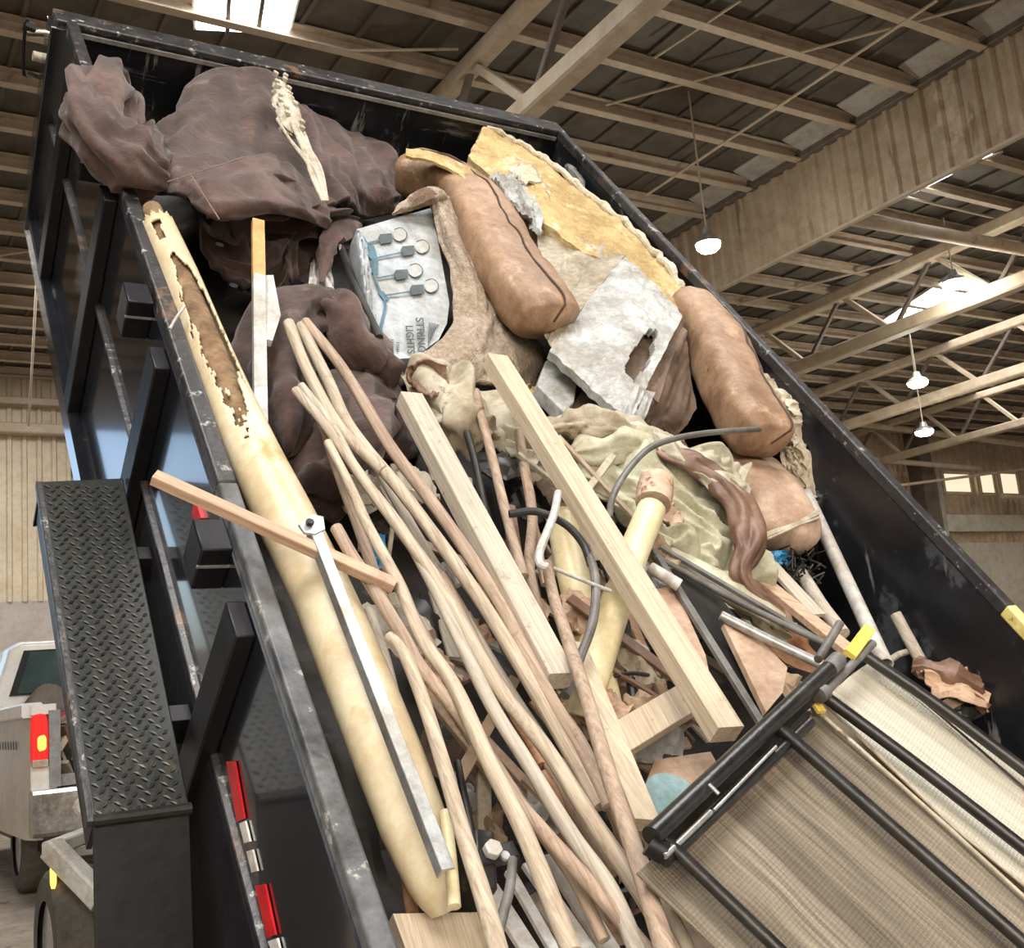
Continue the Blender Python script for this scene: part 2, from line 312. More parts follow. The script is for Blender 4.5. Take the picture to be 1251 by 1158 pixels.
def cloth_h(p):
    w = noise.noise_vector(p*.5)*.9
    a = noise.noise(p*.8+w); n1 = noise.noise(V((p.x*.8, p.y*2.2, p.z))+w*1.5); n2 = noise.noise(V((p.x*2.0, p.y*.8, p.z+5))+w*1.5)
    return 1.0*a+1.5*(abs(n1)-.2)-1.1*(abs(n2)-.2)+.3*(abs(noise.noise(p*4.2+w*2))-.2)
def patch(ctrl, nu=40, nv=40, th=.01, amp=.01, freq=4, fold=(1, 1), seed=0, edge=.0, ridge=True, fn=None, disp=None, solid=True, crisp=False):
    """cloth from a grid of world points, catmull-rom smoothed, with folds pushed along its normal"""
    rows = [spline(r, nu) for r in ctrl]; cols = [spline([r[i] for r in rows], nv) for i in range(nu+1)]
    G = [[cols[i][j].copy() for i in range(nu+1)] for j in range(nv+1)]
    Nn = [[None]*(nu+1) for _ in range(nv+1)]
    for j in range(nv+1):
        for i in range(nu+1):
            a = G[j][min(i+1, nu)]-G[j][max(i-1, 0)]; b = G[min(j+1, nv)][i]-G[max(j-1, 0)][i]
            n = a.cross(b)
            n = n.normalized() if n.length > 1e-9 else Nv.copy()
            if n.dot(CAM-G[j][i]) < 0: n = -n
            Nn[j][i] = n
    sv = V((seed*13.7, seed*7.1, seed*3.3))
    for j in range(nv+1):
        for i in range(nu+1):
            u, v = i/nu, j/nv
            p = V((u*freq*fold[0], v*freq*fold[1], 0))+sv
            q = cloth_crisp(p) if crisp else cloth_h(p)
            G[j][i] = G[j][i]+Nn[j][i]*(amp*q)
            if disp: G[j][i] = G[j][i]+disp(u, v)
            if edge:
                e = max(0, 1-min(u, 1-u)*12, 1-min(v, 1-v)*12)
                G[j][i] = G[j][i]+noise.noise_vector(V((u*14, v*14, 3))+sv)*edge*e
    mb = MB(); W_ = nu+1
    top = [G[j][i] for j in range(nv+1) for i in range(nu+1)]
    f = []
    for j in range(nv):
        for i in range(nu):
            if fn and not fn((i+.5)/nu, (j+.5)/nv): continue
            f.append((j*W_+i, j*W_+i+1, (j+1)*W_+i+1, (j+1)*W_+i))
    if not solid: return mb.add(top, f)
    bot = [G[j][i]-Nn[j][i]*th for j in range(nv+1) for i in range(nu+1)]; o = len(top)
    cnt = {}
    for q in f:
        for a in range(4):
            e = (q[a], q[(a+1) % 4]); cnt[tuple(sorted(e))] = cnt.get(tuple(sorted(e)), [])+[e]
    ff = list(f)+[tuple(x+o for x in q[::-1]) for q in f]
    for e in cnt.values():
        if len(e) == 1: a, b = e[0]; ff.append((b, a, a+o, b+o))
    used = sorted(set(x for q in ff for x in q)); mp = {x: i for i, x in enumerate(used)}; al = top+bot
    return mb.add([al[x] for x in used], [tuple(mp[x] for x in q) for q in ff])
def kk(pts, z=None): return [k(*p) if len(p) == 3 else k(p[0], p[1], z) for p in pts]
CLOTH = ('cloth', 'panel_', 'sleeve')
def single(name, label, cat, mb, mat, group=None, **kw): return tag(build(name, mb, mat, **kw), label, cat, group)
# ================================================================== THE BUILDING
ZR = 8.1; YB = 22.0
def rect_box(x0, x1, y0, y1, z0, z1): return MB().box(((x0+x1)/2, (y0+y1)/2, (z0+z1)/2), ((x1-x0)/2, 0, 0), (0, (y1-y0)/2, 0), (0, 0, (z1-z0)/2))
struct('floor', rect_box(-16, 37, -12, 23, -.2, 0), conc)
# roof deck: ribbed sheets, ribs run front to back
m = MB(); m.box((10.5, 6, ZR+.1), (26.5, 0, 0), (0, 17, 0), (0, 0, .08))
x = -15.
while x < 36: m.bar((x, -10, ZR+.005), (x, YB, ZR+.005), .05, .05); x += .61
struct('ceiling', m, deckm)
def corrug(x0, x1, y, z0, z1, per=.3, dep=.04, axis='x', th=.02):
    m = MB(); n = int(abs(x1-x0)/per); top = []
    for i in range(n):
        a = x0+(x1-x0)*i/n; d = (x1-x0)/n
        for f, q in ((0, 0), (.55, 0), (.65, dep), (.9, dep)): top.append((a+d*f, q))
    top.append((x1, 0))
    P = (lambda s, q, z: V((s, y-q, z))) if axis == 'x' else (lambda s, q, z: V((y-q, s, z)))
    v = []; 
    for s, q in top: v += [P(s, q, z0), P(s, q, z1), P(s, q-th, z0), P(s, q-th, z1)]
    f = []
    for i in range(len(top)-1):
        a, b = i*4, i*4+4
        f += [(a, b, b+1, a+1), (a+2, a+3, b+3, b+2), (a, a+2, b+2, b), (a+1, b+1, b+3, a+3)]
    return m.add(v, f)
# far wall: an open bay door lets daylight in on the left, painted block below, siding above
m = MB()
for (x0, x1, z0, z1) in ((-16, -9, 0, 8.2), (-9, 1.6, 7.1, 8.2), (-9, 1.6, 0, 2.7), (1.6, 24.5, 0, 3.75)):
    m.box(((x0+x1)/2, YB+.15, (z0+z1)/2), ((x1-x0)/2, 0, 0), (0, .15, 0), (0, 0, (z1-z0)/2))
struct('wall_back', m, blockm)
struct('wall_back_siding', corrug(1.6, 24.5, YB, 3.75, 8.1, .26, .05), siding)
struct('wall_back_lower_right', rect_box(24.5, 37, YB, YB+.3, 0, 4.6), wallw)
struct('wall_back_upper_right', corrug(24.5, 37, YB+.05, 4.6, 8.1, .3, .05), fasc)
struct('wall_right', rect_box(36, 36.3, -10, 22, 0, 8.2), wallw)
struct('wall_left', rect_box(-16, -15.7, 0, 22, 0, 8.2), wallw)
a, b = qY(1146, 632, YB), qY(1250, 650, YB)
struct('trim_1', rect_box(a.x, 36, YB-.25, YB, b.z, a.z+.05), wallw)
a, b = qY(1120, 660, YB), qY(1250, 808, YB)
struct('trim_2', rect_box(24.6, 36, YB-.03, YB, b.z-.03, b.z+.03), darksteel)
for i, (x0, x1, y0, y1) in enumerate(((1150, 1187, 577, 603), (1194, 1216, 577, 604), (1219, 1245, 577, 605))):
    a, b = qY(x0, y0, YB-.12), qY(x1, y1, YB-.12)
    w = struct('window_%d' % (i+1), MB().bar((a.x, a.y, a.z), (b.x, a.y, a.z), .1, .1).bar((a.x, a.y, b.z), (b.x, a.y, b.z), .1, .1).bar((a.x, a.y, b.z), (a.x, a.y, a.z), .1, .1, (1, 0, 0)).bar((b.x, a.y, b.z), (b.x, a.y, a.z), .1, .1, (1, 0, 0)), siding)
    build('pane', rect_box(a.x, b.x, YB-.14, YB-.1, b.z, a.z), winglow, w, smooth=False)
a = qY(1126, 600, YB-.4); single('wall_column', 'dark brown steel column on the far wall beside the lit windows', 'column', rect_box(a.x, a.x+.55, YB-.5, YB-.02, 0, 7.9), darksteel, smooth=False)
a = qY(1143, 600, YB-.3); single('wall_column', 'narrow pale grey column beside the brown column on the far wall', 'column', rect_box(a.x, a.x+.2, YB-.4, YB-.27, 0, 7.0), greyclose, smooth=False)
for i, (py, h_, nm) in enumerate(((455, .12, 'highest'), (490, .14, 'middle'), (523, .2, 'lowest'))):
    a = qY(40, py, YB-.3)
    single('wall_girt', 'tan horizontal girt on the pleated siding behind the pickup, %s of three' % nm, 'beam', MB().bar((1.6, YB-.2, a.z), (9.5, YB-.2, a.z), .25, h_), purl, 'girts on the far wall')
a, b = qY(90, 528, YB-.3), qY(117, 580, YB-.3); single('wall_vent_box', 'grey brown box fixed to the pale siding above the tread plate', 'vent', rect_box(a.x, b.x, YB-.35, YB-.06, b.z, a.z), darksteel, smooth=False)
# skylights
for i, ps in enumerate((((236, -40), (372, -40), (352, 40), (240, 34)), ((1078, 392), (1128, 393), (1205, 346), (1165, 335)), ((1088, 238), (1205, 178), (1212, 187), (1100, 243)), ((1255, 30), (1300, 0), (1310, 12), (1265, 40)))):
    q = [qZ(p[0], p[1], ZR-.06) for p in ps]
    w = struct('window_%d' % (i+4), MB().slab([c+(c-sum(q, V((0, 0, 0)))/4)*.06+V((0, 0, -.005)) for c in q], (0, 0, .05)), greyclose)
    build('pane', MB().slab([c-V((0, 0, .02)) for c in q], (0, 0, .01)), skyglow, w, smooth=False)
    if i == 0:
        for t_ in (.33, .66): build('glazing_bar', MB().bar(q[0].lerp(q[1], t_)-V((0, 0, .04)), q[3].lerp(q[2], t_)-V((0, 0, .04)), .04, .04), darksteel, w)
# hanging corrugated divider
t_ = thing('divider_panel', 'long tan corrugated divider panel hanging below the roof behind the bed', 'wall panel', (10.958, 12, 6.774))
build('corrugated_sheet', corrug(22, 2, 10.958, 6.80, 7.95, .24, .05, 'y'), fasc, t_, smooth=False)
build('bottom_trim', MB().bar((10.94, 2, 6.79), (10.94, 22, 6.79), .08, .04), purl, t_)
build('top_rail', MB().bar((10.9, 2, 7.97), (10.9, 22, 7.97), .12, .09), darksteel, t_)
PY = [5.7+.94*i for i in range(18)]
for i, y in enumerate(PY[:-1]):
    build('closure_sheet', MB().slab([(10.88, y+.12, 8.0), (10.88, y+.85, 8.0), (10.5, y+.85, 8.09), (10.5, y+.12, 8.09)], (0, 0, .02)), greyclose, t_, smooth=False)
def csec(w, h, th):
    return [(-w/2, -h/2), (w/2, -h/2), (w/2, -h/2+th), (-w/2+th, -h/2+th), (-w/2+th, h/2-th), (w/2, h/2-th), (w/2, h/2), (-w/2, h/2)]
for i, y in enumerate(PY):
    single('roof_purlin', 'tan steel purlin crossing the dark roof above the dump bed', 'beam', MB().prism([(-9, y, ZR-.10), (10.86, y, ZR-.10)], csec(.11, .18, .02), (0, 0, 1)), purl, 'purlins of the near roof bay')
for i, y in enumerate(PY):
    single('roof_purlin', 'tan steel purlin crossing the roof beyond the corrugated divider', 'beam', MB().prism([(11.06, y, ZR-.09), (35.9, y, ZR-.09)], csec(.10, .16, .02), (0, 0, 1)), purl, 'purlins of the far roof bay')
def truss(X, rt, rb, y0, y1, n, cw, label):
    zt, zb = CZ+rt, CZ+rb
    t = thing('roof_truss', label, 'truss', (X, (y0+y1)/2, zb), 'roof trusses')
    build('bottom_chord', MB().bar((X, y0, zb), (X, y1, zb), cw, cw*.9), truss_m, t)
    build('top_chord', MB().bar((X, y0, zt), (X, y1, zt), cw*.9, cw*.8), truss_m, t)
    for i in range(n):
        a, b = y0+(y1-y0)*i/n, y0+(y1-y0)*(i+1)/n; c = (a+b)/2
        build('web', MB().bar((X, a, zb), (X, c, zt), .09, .09), truss_m, t); build('web', MB().bar((X, c, zt), (X, b, zb), .07, .07), darksteel, t)
    return t
truss(5.63, 6.42, 5.43, 4.0, 22, 9, .22, 'tan roof truss with broad chords crossing above the front of the dump bed')
truss(15.5, 6.42, 5.43, 6, 22, 8, .26, 'tan roof truss next beyond the corrugated divider, passing the bright skylight')
truss(20.6, 6.42, 5.43, 8, 22, 7, .24, 'second tan roof truss beyond the divider, below the hanging lamp')
truss(25.6, 6.42, 5.43, 11, 22, 6, .22, 'most distant tan roof truss, in front of the lit windows')
for i, (a, b, z, r, lb) in enumerate((((790, 238), (1145, 0), 7.9, .02, 'thin brace rod parallel to the corrugated divider above the bed'), ((740, 128), (1215, 0), 7.93, .018, 'thin slanting brace rod crossing several purlins'), ((800, 70), (905, 0), 7.93, .018, 'short sag rod near the broad truss chord'),
        ((400, 62), (560, 60), 7.93, .015, 'thin level rod below the near roof beside the broad truss'), ((55, 160), (35, 520), 7.4, .018, 'thin hanging rod in front of the pleated siding'), ((0, 312), (78, 300), 7.93, .02, 'thin tan rod under the purlins beside the bed'),
        ((1045, 600), (1251, 573), 6.2, .04, 'tan pipe slanting below the lit windows'), ((1045, 226), (1251, 275), 7.93, .02, 'slanting rod beneath the skylight strip'), ((1060, 255), (1225, 185), 7.93, .02, 'thin rod beside the skylight strip'), ((900, 372), (1130, 310), 7.93, .025, 'brace rod beyond the lower edge of the divider'))):
    pa, pb = qZ(*a, z), qZ(*b, z)
    if i == 4: pa, pb = qY(*a, 14), qY(*b, 20)
    if i == 6: pa, pb = qY(*a, 20.5), qY(*b, 20.5)
    single('brace_rod', lb, 'rod', MB().tube([pa, pb], r, 8), purl, 'brace rods')
for (a, b, Y, r, lb) in (((1030, 265), (1270, 308), None, .1, 'thick tan pipe running out from the lower edge of the divider'), ((1030, 552-37), (1270, 545), 20.5, .1, 'tan horizontal pipe above the brown column'), ((1045, 560), (1195, 572), 21, .08, 'thin tan horizontal pipe ending near the lit windows'), ((1225, 606), (1290, 609), 20.8, .08, 'short pale pipe end beneath the lit windows')):
    pa, pb = (qZ(*a, 7.3), qZ(*b, 7.3)) if Y is None else (qY(*a, Y), qY(*b, Y))
    single('ceiling_pipe', lb, 'pipe', MB().tube([pa, pb], r, 12), purl, 'pipes under the roof')
def lamp(px, py, z, rad, label):
    c = qZ(px, py, z); t = thing('high_bay_lamp', label, 'lamp', c, 'hanging high bay lamps')
    m = MB(); m.prism([c+V((0, 0, .0)), c+V((0, 0, .05)), c+V((0, 0, .10)), c+V((0, 0, .2))], [(rad*math.cos(a*math.pi/10), rad*math.sin(a*math.pi/10)) for a in range(20)], (1, 0, 0), True, [1, .9, .45, .3])
    build('lamp_shade', m, alu, t)
    build('lamp_lens', MB().prism([c+V((0, 0, -.09)), c+V((0, 0, -.05)), c], [(rad*math.cos(a*math.pi/10), rad*math.sin(a*math.pi/10)) for a in range(20)], (1, 0, 0), True, [.6, .9, .97]), lampglow, t)
    build('suspension_cord', MB().tube([c+V((0, 0, .2)), V((c.x, c.y, ZR+.04))], .012, 6), purl, t)
    l = bpy.data.lights.new('lamp_light', 'POINT'); l.energy = 60; l.shadow_soft_size = rad; l.color = (1, .95, .82)
    o = bpy.data.objects.new('lamp_light', l); C.objects.link(o); o.location = c-V((0, 0, .25))
lamp(865, 298, 6.2, .15, 'glowing high bay lamp hanging in front of the corrugated divider')
lamp(1166, 345, 7.0, .2, 'glowing high bay lamp beside the large bright skylight')
lamp(1121, 467, 6.4, .2, 'glowing high bay lamp hanging under the middle trusses')
lamp(1129, 527, 6.0, .2, 'small glowing high bay lamp lowest over the far wall')
# ================================================================== PICKUP
white = pm('white_truck_paint', (.62, .63, .64), (.70, .71, .72), 2, .25, coat=.6)
beigep = pm('dusty_lower_truck_paint', (.42, .40, .35), (.50, .48, .43), 2, .35, coat=.3)
glass = pm('tinted_glass', (.02, .04, .045), (.04, .07, .07), 2, .25, spec=.15)
trubber = pm('worn_tyre_rubber', (.045, .042, .035), (.09, .082, .068), 8, .85, .3, 60)
lensred = pm('red_lamp_lens', (.6, .008, .008), emit=(1, .01, .005), estr=.3)
lenshot = pm('lit_tail_bulb', (1, .5, .1), emit=(1, .5, .06), estr=1.1)
amber = pm('amber_lens', (1, .5, .05), emit=(1, .5, .06), estr=2.5)
YT = 10.0; X0 = qY(33, 900, YT).x
def tp(px, py, Y=YT): return qY(px, py, Y)
zt = tp(33, 862).z; zbm = tp(60, 962).z; zb0 = tp(60, 1006).z
pk = thing('pickup_truck', 'white pickup truck with a lit tail lamp parked behind the trailer', 'truck', (X0+1, YT+2, 0))
# bed side: cross-section with wheel arch bulge, swept forward
def side_panel(z0, z1, name, mat, bulge=.06):
    m = MB(); rows = []
    for i in range(25):
        y = YT+i*.1
        rows.append([V((X0-bulge*math.exp(-((y-YT-1.25)/.75)**2)*math.sin(min(1, (zz-z0)/(z1-z0)*1.2+.1)*math.pi) + .05*max(0, 1-i/2.) + .03*((zz-(z0+z1)/2)/(z1-z0))**2, y, zz)) for zz in [z0+(z1-z0)*j/8 for j in range(9)]])
    v = [p for r in rows for p in r]; n = len(v); v += [p+V((.06, 0, 0)) for p in v]
    f = [(i*9+j, (i+1)*9+j, (i+1)*9+j+1, i*9+j+1) for i in range(24) for j in range(8)]
    f += [tuple(a+n for a in q[::-1]) for q in f]
    for j in range(8): f += [(j, j+1, j+1+n, j+n), (24*9+j, 24*9+j+n, 24*9+j+1+n, 24*9+j+1)]
    for i in range(24): f += [(i*9, i*9+n, i*9+9+n, i*9+9), (i*9+8, i*9+17, i*9+17+n, i*9+8+n)]
    return build(name, m.add(v, f), mat, pk)
side_panel(zb0-.12, zt-.10, 'bed_side', beigep)
build('bed_rail', MB().bar((X0+.04, YT, zt-.04), (X0+.04, YT+2.5, zt-.04), .16, .12), white, pk)
build('bed_side', rect_box(X0+1.95, X0+2.02, YT, YT+2.5, zb0-.1, zt), beigep, pk)
build('bed_floor', rect_box(X0+.1, X0+1.95, YT+.02, YT+2.45, zb0+.0, zb0+.1), matteb, pk)
m = MB().bar((X0+.12, YT-.01, tp(50, 873).z+.0), (X0+.12, YT-.01, zt+.0), .2, .08, (0, 1, 0)); build('corner_post', m, white, pk)
build('corner_post', MB().bar((X0+.12, YT-.01, zbm-.02), (X0+.12, YT-.01, tp(50, 936).z), .2, .08, (0, 1, 0)), white, pk)
a, b = tp(36, 873), tp(58, 937)
m = MB(); nn = 14; cx, cz, hx, hz = (a.x+b.x)/2, (a.z+b.z)/2, (b.x-a.x)/2, (a.z-b.z)/2
se = lambda t, e: math.copysign(abs(t)**e, t)
ring = [(cx+hx*se(math.cos(q*2*math.pi/24), .45), cz+hz*se(math.sin(q*2*math.pi/24), .45)) for q in range(24)]
m.slab([(x_, YT-.075, z_) for x_, z_ in ring], (0, .06, 0)); tl = build('tail_lamp', m, lensred, pk, bevel=.012)
build('lit_bulb', MB().slab([(cx+.015+.034*math.cos(q*.5236)*(1+.2*(q%2)), YT-.086, cz-.02+.06*math.sin(q*.5236)*(1+.15*(q%3))) for q in range(12)], (0, .02, 0)), lenshot, tl, bevel=.01)
build('reverse_lens', MB().box((cx, YT-.08, b.z+.035), (hx*.92, 0, 0), (0, .012, 0), (0, 0, .03)), pvcg, tl, bevel=.008)
# tailgate frame and load
a, b = tp(58, 868), tp(73, 960)
build('tailgate_post', rect_box(a.x, b.x, YT-.065, YT+.03, b.z, a.z), pm('grey_steel', (.2, .21, .23), (.28, .29, .3), 6, .5), pk)
build('tailgate', rect_box(a.x, X0+1.95, YT-.02, YT+.03, b.z, tp(80, 945).z), MATS['grey_steel'], pk)
rnd = random.Random(4)
cols = [khaki, brownvinyl, lumber, ply, vinylw, redtape, cardb]
for i in range(16):
    px, py = 72+rnd.random()*38, 872+rnd.random()*68
    c = tp(px, py, YT+.1+rnd.random()*.15); d = V((rnd.uniform(-1, 1), rnd.uniform(-.2, .2), rnd.uniform(-.6, .6))).normalized()
    single('timber_offcut', 'small scrap lying in the open bed of the white pickup', 'scrap', MB().bar(c-d*.1, c+d*.1, rnd.uniform(.03, .08), rnd.uniform(.02, .05)), cols[i % 7], 'scrap in the pickup bed')
build('load_board', rect_box(a.x+.05, X0+1.9, YT+.35, YT+.4, zb0+.1, tp(80, 872).z-.02), darkfill, pk)
a, b = tp(34, 966), tp(140, 1008)
m = MB().bar((a.x, YT-.15, (a.z+b.z)/2), (X0+2.0, YT-.15, (a.z+b.z)/2), .22, a.z-b.z, ch=.03); bp_ = build('rear_bumper', m, chrome, pk)
c = tp(101, 985, YT-.27); build('bumper_lamp', MB().prism([c+V((0, -.03, 0)), c, c+V((0, .03, 0))], [(.075*math.cos(q*.5236), .075*math.sin(q*.5236)) for q in range(12)], (0, 0, 1), True, [.7, 1, 1]), pvcg, bp_)
build('chassis_rail', rect_box(X0+.2, X0+1.8, YT-.1, YT+5, zb0-.28, zb0-.05), matteb, pk)
# cab with rear window
YCb = 12.5
w0, w1, w2, w3 = tp(16, 849, YCb), tp(33, 796, YCb), tp(92, 793, YCb), tp(112, 851, YCb)
zc_ = tp(50, 781, YCb).z; zl = w0.z-.02
def cabring(y, s, zr):
    xl = X0+.02; xr = X0+1.98; e = [(xl, zb0-.1), (xl-.02, zl-.1), (xl+.03, zl), (xl+.17, zr-.08), (xl+.28, zr), (xr-.28, zr), (xr-.17, zr-.08), (xr-.03, zl), (xr+.02, zl-.1), (xr, zb0-.1)]
    return [V((p[0], y, p[1])) for p in e]
rg = [cabring(YCb, 1, zc_-.03), cabring(YCb+.15, 1, zc_), cabring(YCb+1.5, 1, zc_), cabring(YCb+2.0, 1, zl+.05), cabring(YCb+3.3, 1, zl-.05), cabring(YCb+3.4, 1, zl-.4)]
v = [p for r in rg for p in r]; f = [(i*10+j, i*10+(j+1) % 10, (i+1)*10+(j+1) % 10, (i+1)*10+j) for i in range(5) for j in range(10)]+[tuple(range(10))[::-1], tuple(50+j for j in range(10))]
build('cab', MB().add(v, f), white, pk, bevel=.03)
XR = X0+2.0; mir = lambda p: V((X0+XR-p.x, p.y, p.z))
w2, w3 = mir(w1), mir(w0)
q = [p+V((0, -.03, 0)) for p in (w0, w1, w2, w3)]; cc = sum(q, V((0, 0, 0)))/4
wf = build('rear_window', MB().slab([cc+(p-cc)*1.05+V((0, -.0, 0)) for p in q], (0, .04, 0)), matteb, pk)
build('pane', MB().slab([cc+(p-cc)*.96+V((0, -.012, 0)) for p in q], (0, .02, 0)), glass, wf, smooth=False)
c = tp(62, 838, YCb-.2)
single('cargo_bag', 'dark rounded bundle sitting against the rear window of the pickup', 'bag', patch([[V((c.x-.28+.14*i, c.y+.1*abs(j-1), zt-.25+(c.z-zt+.28)*j/2*(1-.12*(i-2)**2*j/2))) for i in range(5)] for j in range(3)], 16, 10, .12, .02, 3), darksteel)
def wheel(name, c, R_, wd_, par):
    m = MB(); prof = [(-wd_/2, R_*.62), (-wd_/2, R_*.9), (-wd_*.42, R_*.97), (-wd_*.3, R_), (wd_*.3, R_), (wd_*.42, R_*.97), (wd_/2, R_*.9), (wd_/2, R_*.62)]; n = 48
    for i in range(n):
        a_ = i*2*math.pi/n; 
        for j, (x_, r_) in enumerate(prof):
            rr = r_-(.012 if (i % 2 and 2 <= j <= 5) else 0)
            m.v.append(V(c)+V((x_, rr*math.cos(a_), rr*math.sin(a_))))
    for i in range(n):
        for j in range(7): m.f.append((i*8+j, i*8+j+1, ((i+1) % n)*8+j+1, ((i+1) % n)*8+j))
    t = build(name, m, trubber, par)
    build('rim', MB().prism([V(c)+V((-wd_*.4, 0, 0)), V(c)+V((-wd_*.1, 0, 0)), V(c)+V((wd_*.45, 0, 0))], [(R_*.63*math.cos(a_*math.pi/12), R_*.63*math.sin(a_*math.pi/12)) for a_ in range(24)], (0, 0, 1), True, [1, .7, 1]), alu, t)
    return t
for (x_, y_) in ((X0+.22, YT+1.25), (X0+1.8, YT+1.25), (X0+.22, YT+5.0), (X0+1.8, YT+5.0)): wheel('wheel', (x_, y_, .42), .42, .27, pk)
for i in range(7):
    a = tp(3+4*i, 913+(i % 2)*1.2, YT); a.y = YT+.25-.02*i
    # worn side lettering, too small to read
    xx = qX(1+3.3*i, 911, X0-.005)
    build('side_lettering', MB().bar(xx+V((-.004, -.0, -.03)), xx+V((-.004, .03, .03)), .035, .004, (1, 0, 0)), inkdark, pk)
# utility trailer behind
ut = thing('utility_trailer', 'pale grey utility trailer corner with worn tyre and amber marker by the pickup', 'trailer', (1.1, 6.0, 0))
cw_ = qY(88, 1120, 5.9)
wheel('wheel', (cw_.x, 5.9, .38), .38, .24, ut)
greyst = pm('pale_grey_steel', (.36, .36, .34), (.46, .46, .43), 6, .5)
p0, p1, p2 = qY(63, 1036, 5.75), qY(125, 1100, 5.5), qY(122, 1013, 6.3)
build('frame_bar', MB().bar(p0, p1, .09, .10), greyst, ut); build('frame_bar', MB().bar(p0, p2, .09, .06), greyst, ut); build('frame_bar', MB().bar(p1, p1+V((.5, -.3, -.1)), .08, .1), greyst, ut)
build('frame_bar', MB().bar(qY(80, 1042, 5.9), qY(122, 1036, 6.1), .04, .05), greyst, ut)
build('fender_post', MB().bar(p0+V((.03, .1, 0)), V((p0.x+.06, p0.y+.1, .38)), .09, .05, (1, 0, 0)), matteb, ut)
build('axle', MB().bar((cw_.x, 5.9, .42), (cw_.x+1.6, 5.9, .42), .08, .08), matteb, ut)
c = qY(65, 1070, 5.72); build('marker_lamp', MB().prism([c+V((0, 0, -.055)), c+V((0, 0, -.03)), c+V((0, 0, .03)), c+V((0, 0, .055))], [(.014*math.cos(a_*math.pi/5), .014*math.sin(a_*math.pi/5)) for a_ in range(10)], (1, 0, 0), True, [.6, 1, 1, .6]), amber, ut)
# ================================================================== DUMP TRAILER
def bb(x0, x1, y0, y1, z0, z1):
    c = B((x0+x1)/2, (y0+y1)/2, (z0+z1)/2)
    return MB().box(c, Wv*((x1-x0)/2), Lv*((y1-y0)/2), Nv*((z1-z0)/2))
dt = thing('dump_trailer', 'black steel dump trailer with its bed tipped up full of rubbish', 'trailer', V((O.x+BW/2, 3, 0)))
P = lambda nm, mb, mat=gloss, par=dt, **kw: build(nm, mb, mat, par, **kw)
P('bed_floor', bb(-.02, BW+.02, -BL, .05, -.05, 0), inner, smooth=False)
P('side_panel', bb(-.012, 0, -BL, 0, -.05, H-.03), gloss, smooth=False)
P('side_panel', bb(BW, BW+.012, -BL, 0, -.05, H-.03), inner, smooth=False)
P('front_panel', bb(-.012, BW+.012, 0, .03, -.05, H-.02), inner, smooth=False)
P('top_rail', bb(-.006, .036, -BL, -2.52, H-.035, H), railr, bevel=.006)
P('top_rail', bb(-.006, .036, -2.52, .03, H-.035, H), railm, bevel=.006)
P('top_rail', bb(BW-.004, BW+.036, -2.98, .06, H-.04, H), railm, bevel=.006)
P('top_rail', bb(BW-.004, BW+.036, -BL, -2.98, H-.04, H), yel, bevel=.006)
P('front_rim', bb(-.04, BW+.04, 0.0, .11, H-.05, H), railm, bevel=.006)
P('rim_highlight', bb(.04, BW-.01, -.012, .0, H-.045, H-.03), alu)  # bright strip standing in for the highlight along the rim's inner edge
P('front_post', bb(-.06, .0, -.03, .08, -.05, H-.02), gloss, bevel=.005)
for y in (-.42, -1.22, -2.03, -2.87): P('side_stake', bb(-.05, -.012, y-.045, y+.045, -.02, H-.035), matteb, bevel=.004)
for y in (-.95, -1.78, -2.66): 
    p_ = P('stake_pocket', bb(-.075, -.012, y-.05, y+.04, H-.12, H-.012), matteb, bevel=.004)
    P('pocket_lip', bb(-.076, -.012, y-.052, y-.048, H-.06, H-.054), alu, p_)
m = MB().slab([B(-.012, -BL, .405), B(-.024, -BL, .402), B(-.024, -BL, .392), B(-.012, -BL, .385)], Lv*(BL-.02)); P('rub_rail', m, railm)
P('bottom_rail', bb(-.05, 0, -BL, .05, -.08, 0), gloss, bevel=.005)
P('lower_dark_skirt', bb(-.028, -.012, -BL, -2.18, .0, .385), pm('dull_black_skirt', (.006, .006, .008), (.012, .012, .014), 9, .85, .3, spec=.1), bevel=.005)  # matte skirt added to keep the zone below the rub rail dark
for c4, mt in ((((276, 930), (286, 930), (298, 1000), (289, 1004)), redtape), (((292, 1006), (299, 1003), (305, 1028), (298, 1030)), whitetape), (((301, 1040), (308, 1038), (314, 1064), (307, 1066)), whitetape), (((311, 1082), (323, 1080), (336, 1142), (326, 1146)), redtape), (((327, 1150), (338, 1146), (343, 1166), (334, 1168)), whitetape)):
    P('reflective_tape', MB().slab([kx(a[0], a[1], -.018) for a in c4], Wv*.004), mt, smooth=False)
P('red_marker', bb(-.02, -.012, -2.52, -2.46, .64, .68), redtape)
for y in (-.1, -.9, -1.7, -2.5, -3.4): P('cross_member', bb(0, BW, y-.03, y+.03, -.15, -.05), matteb)
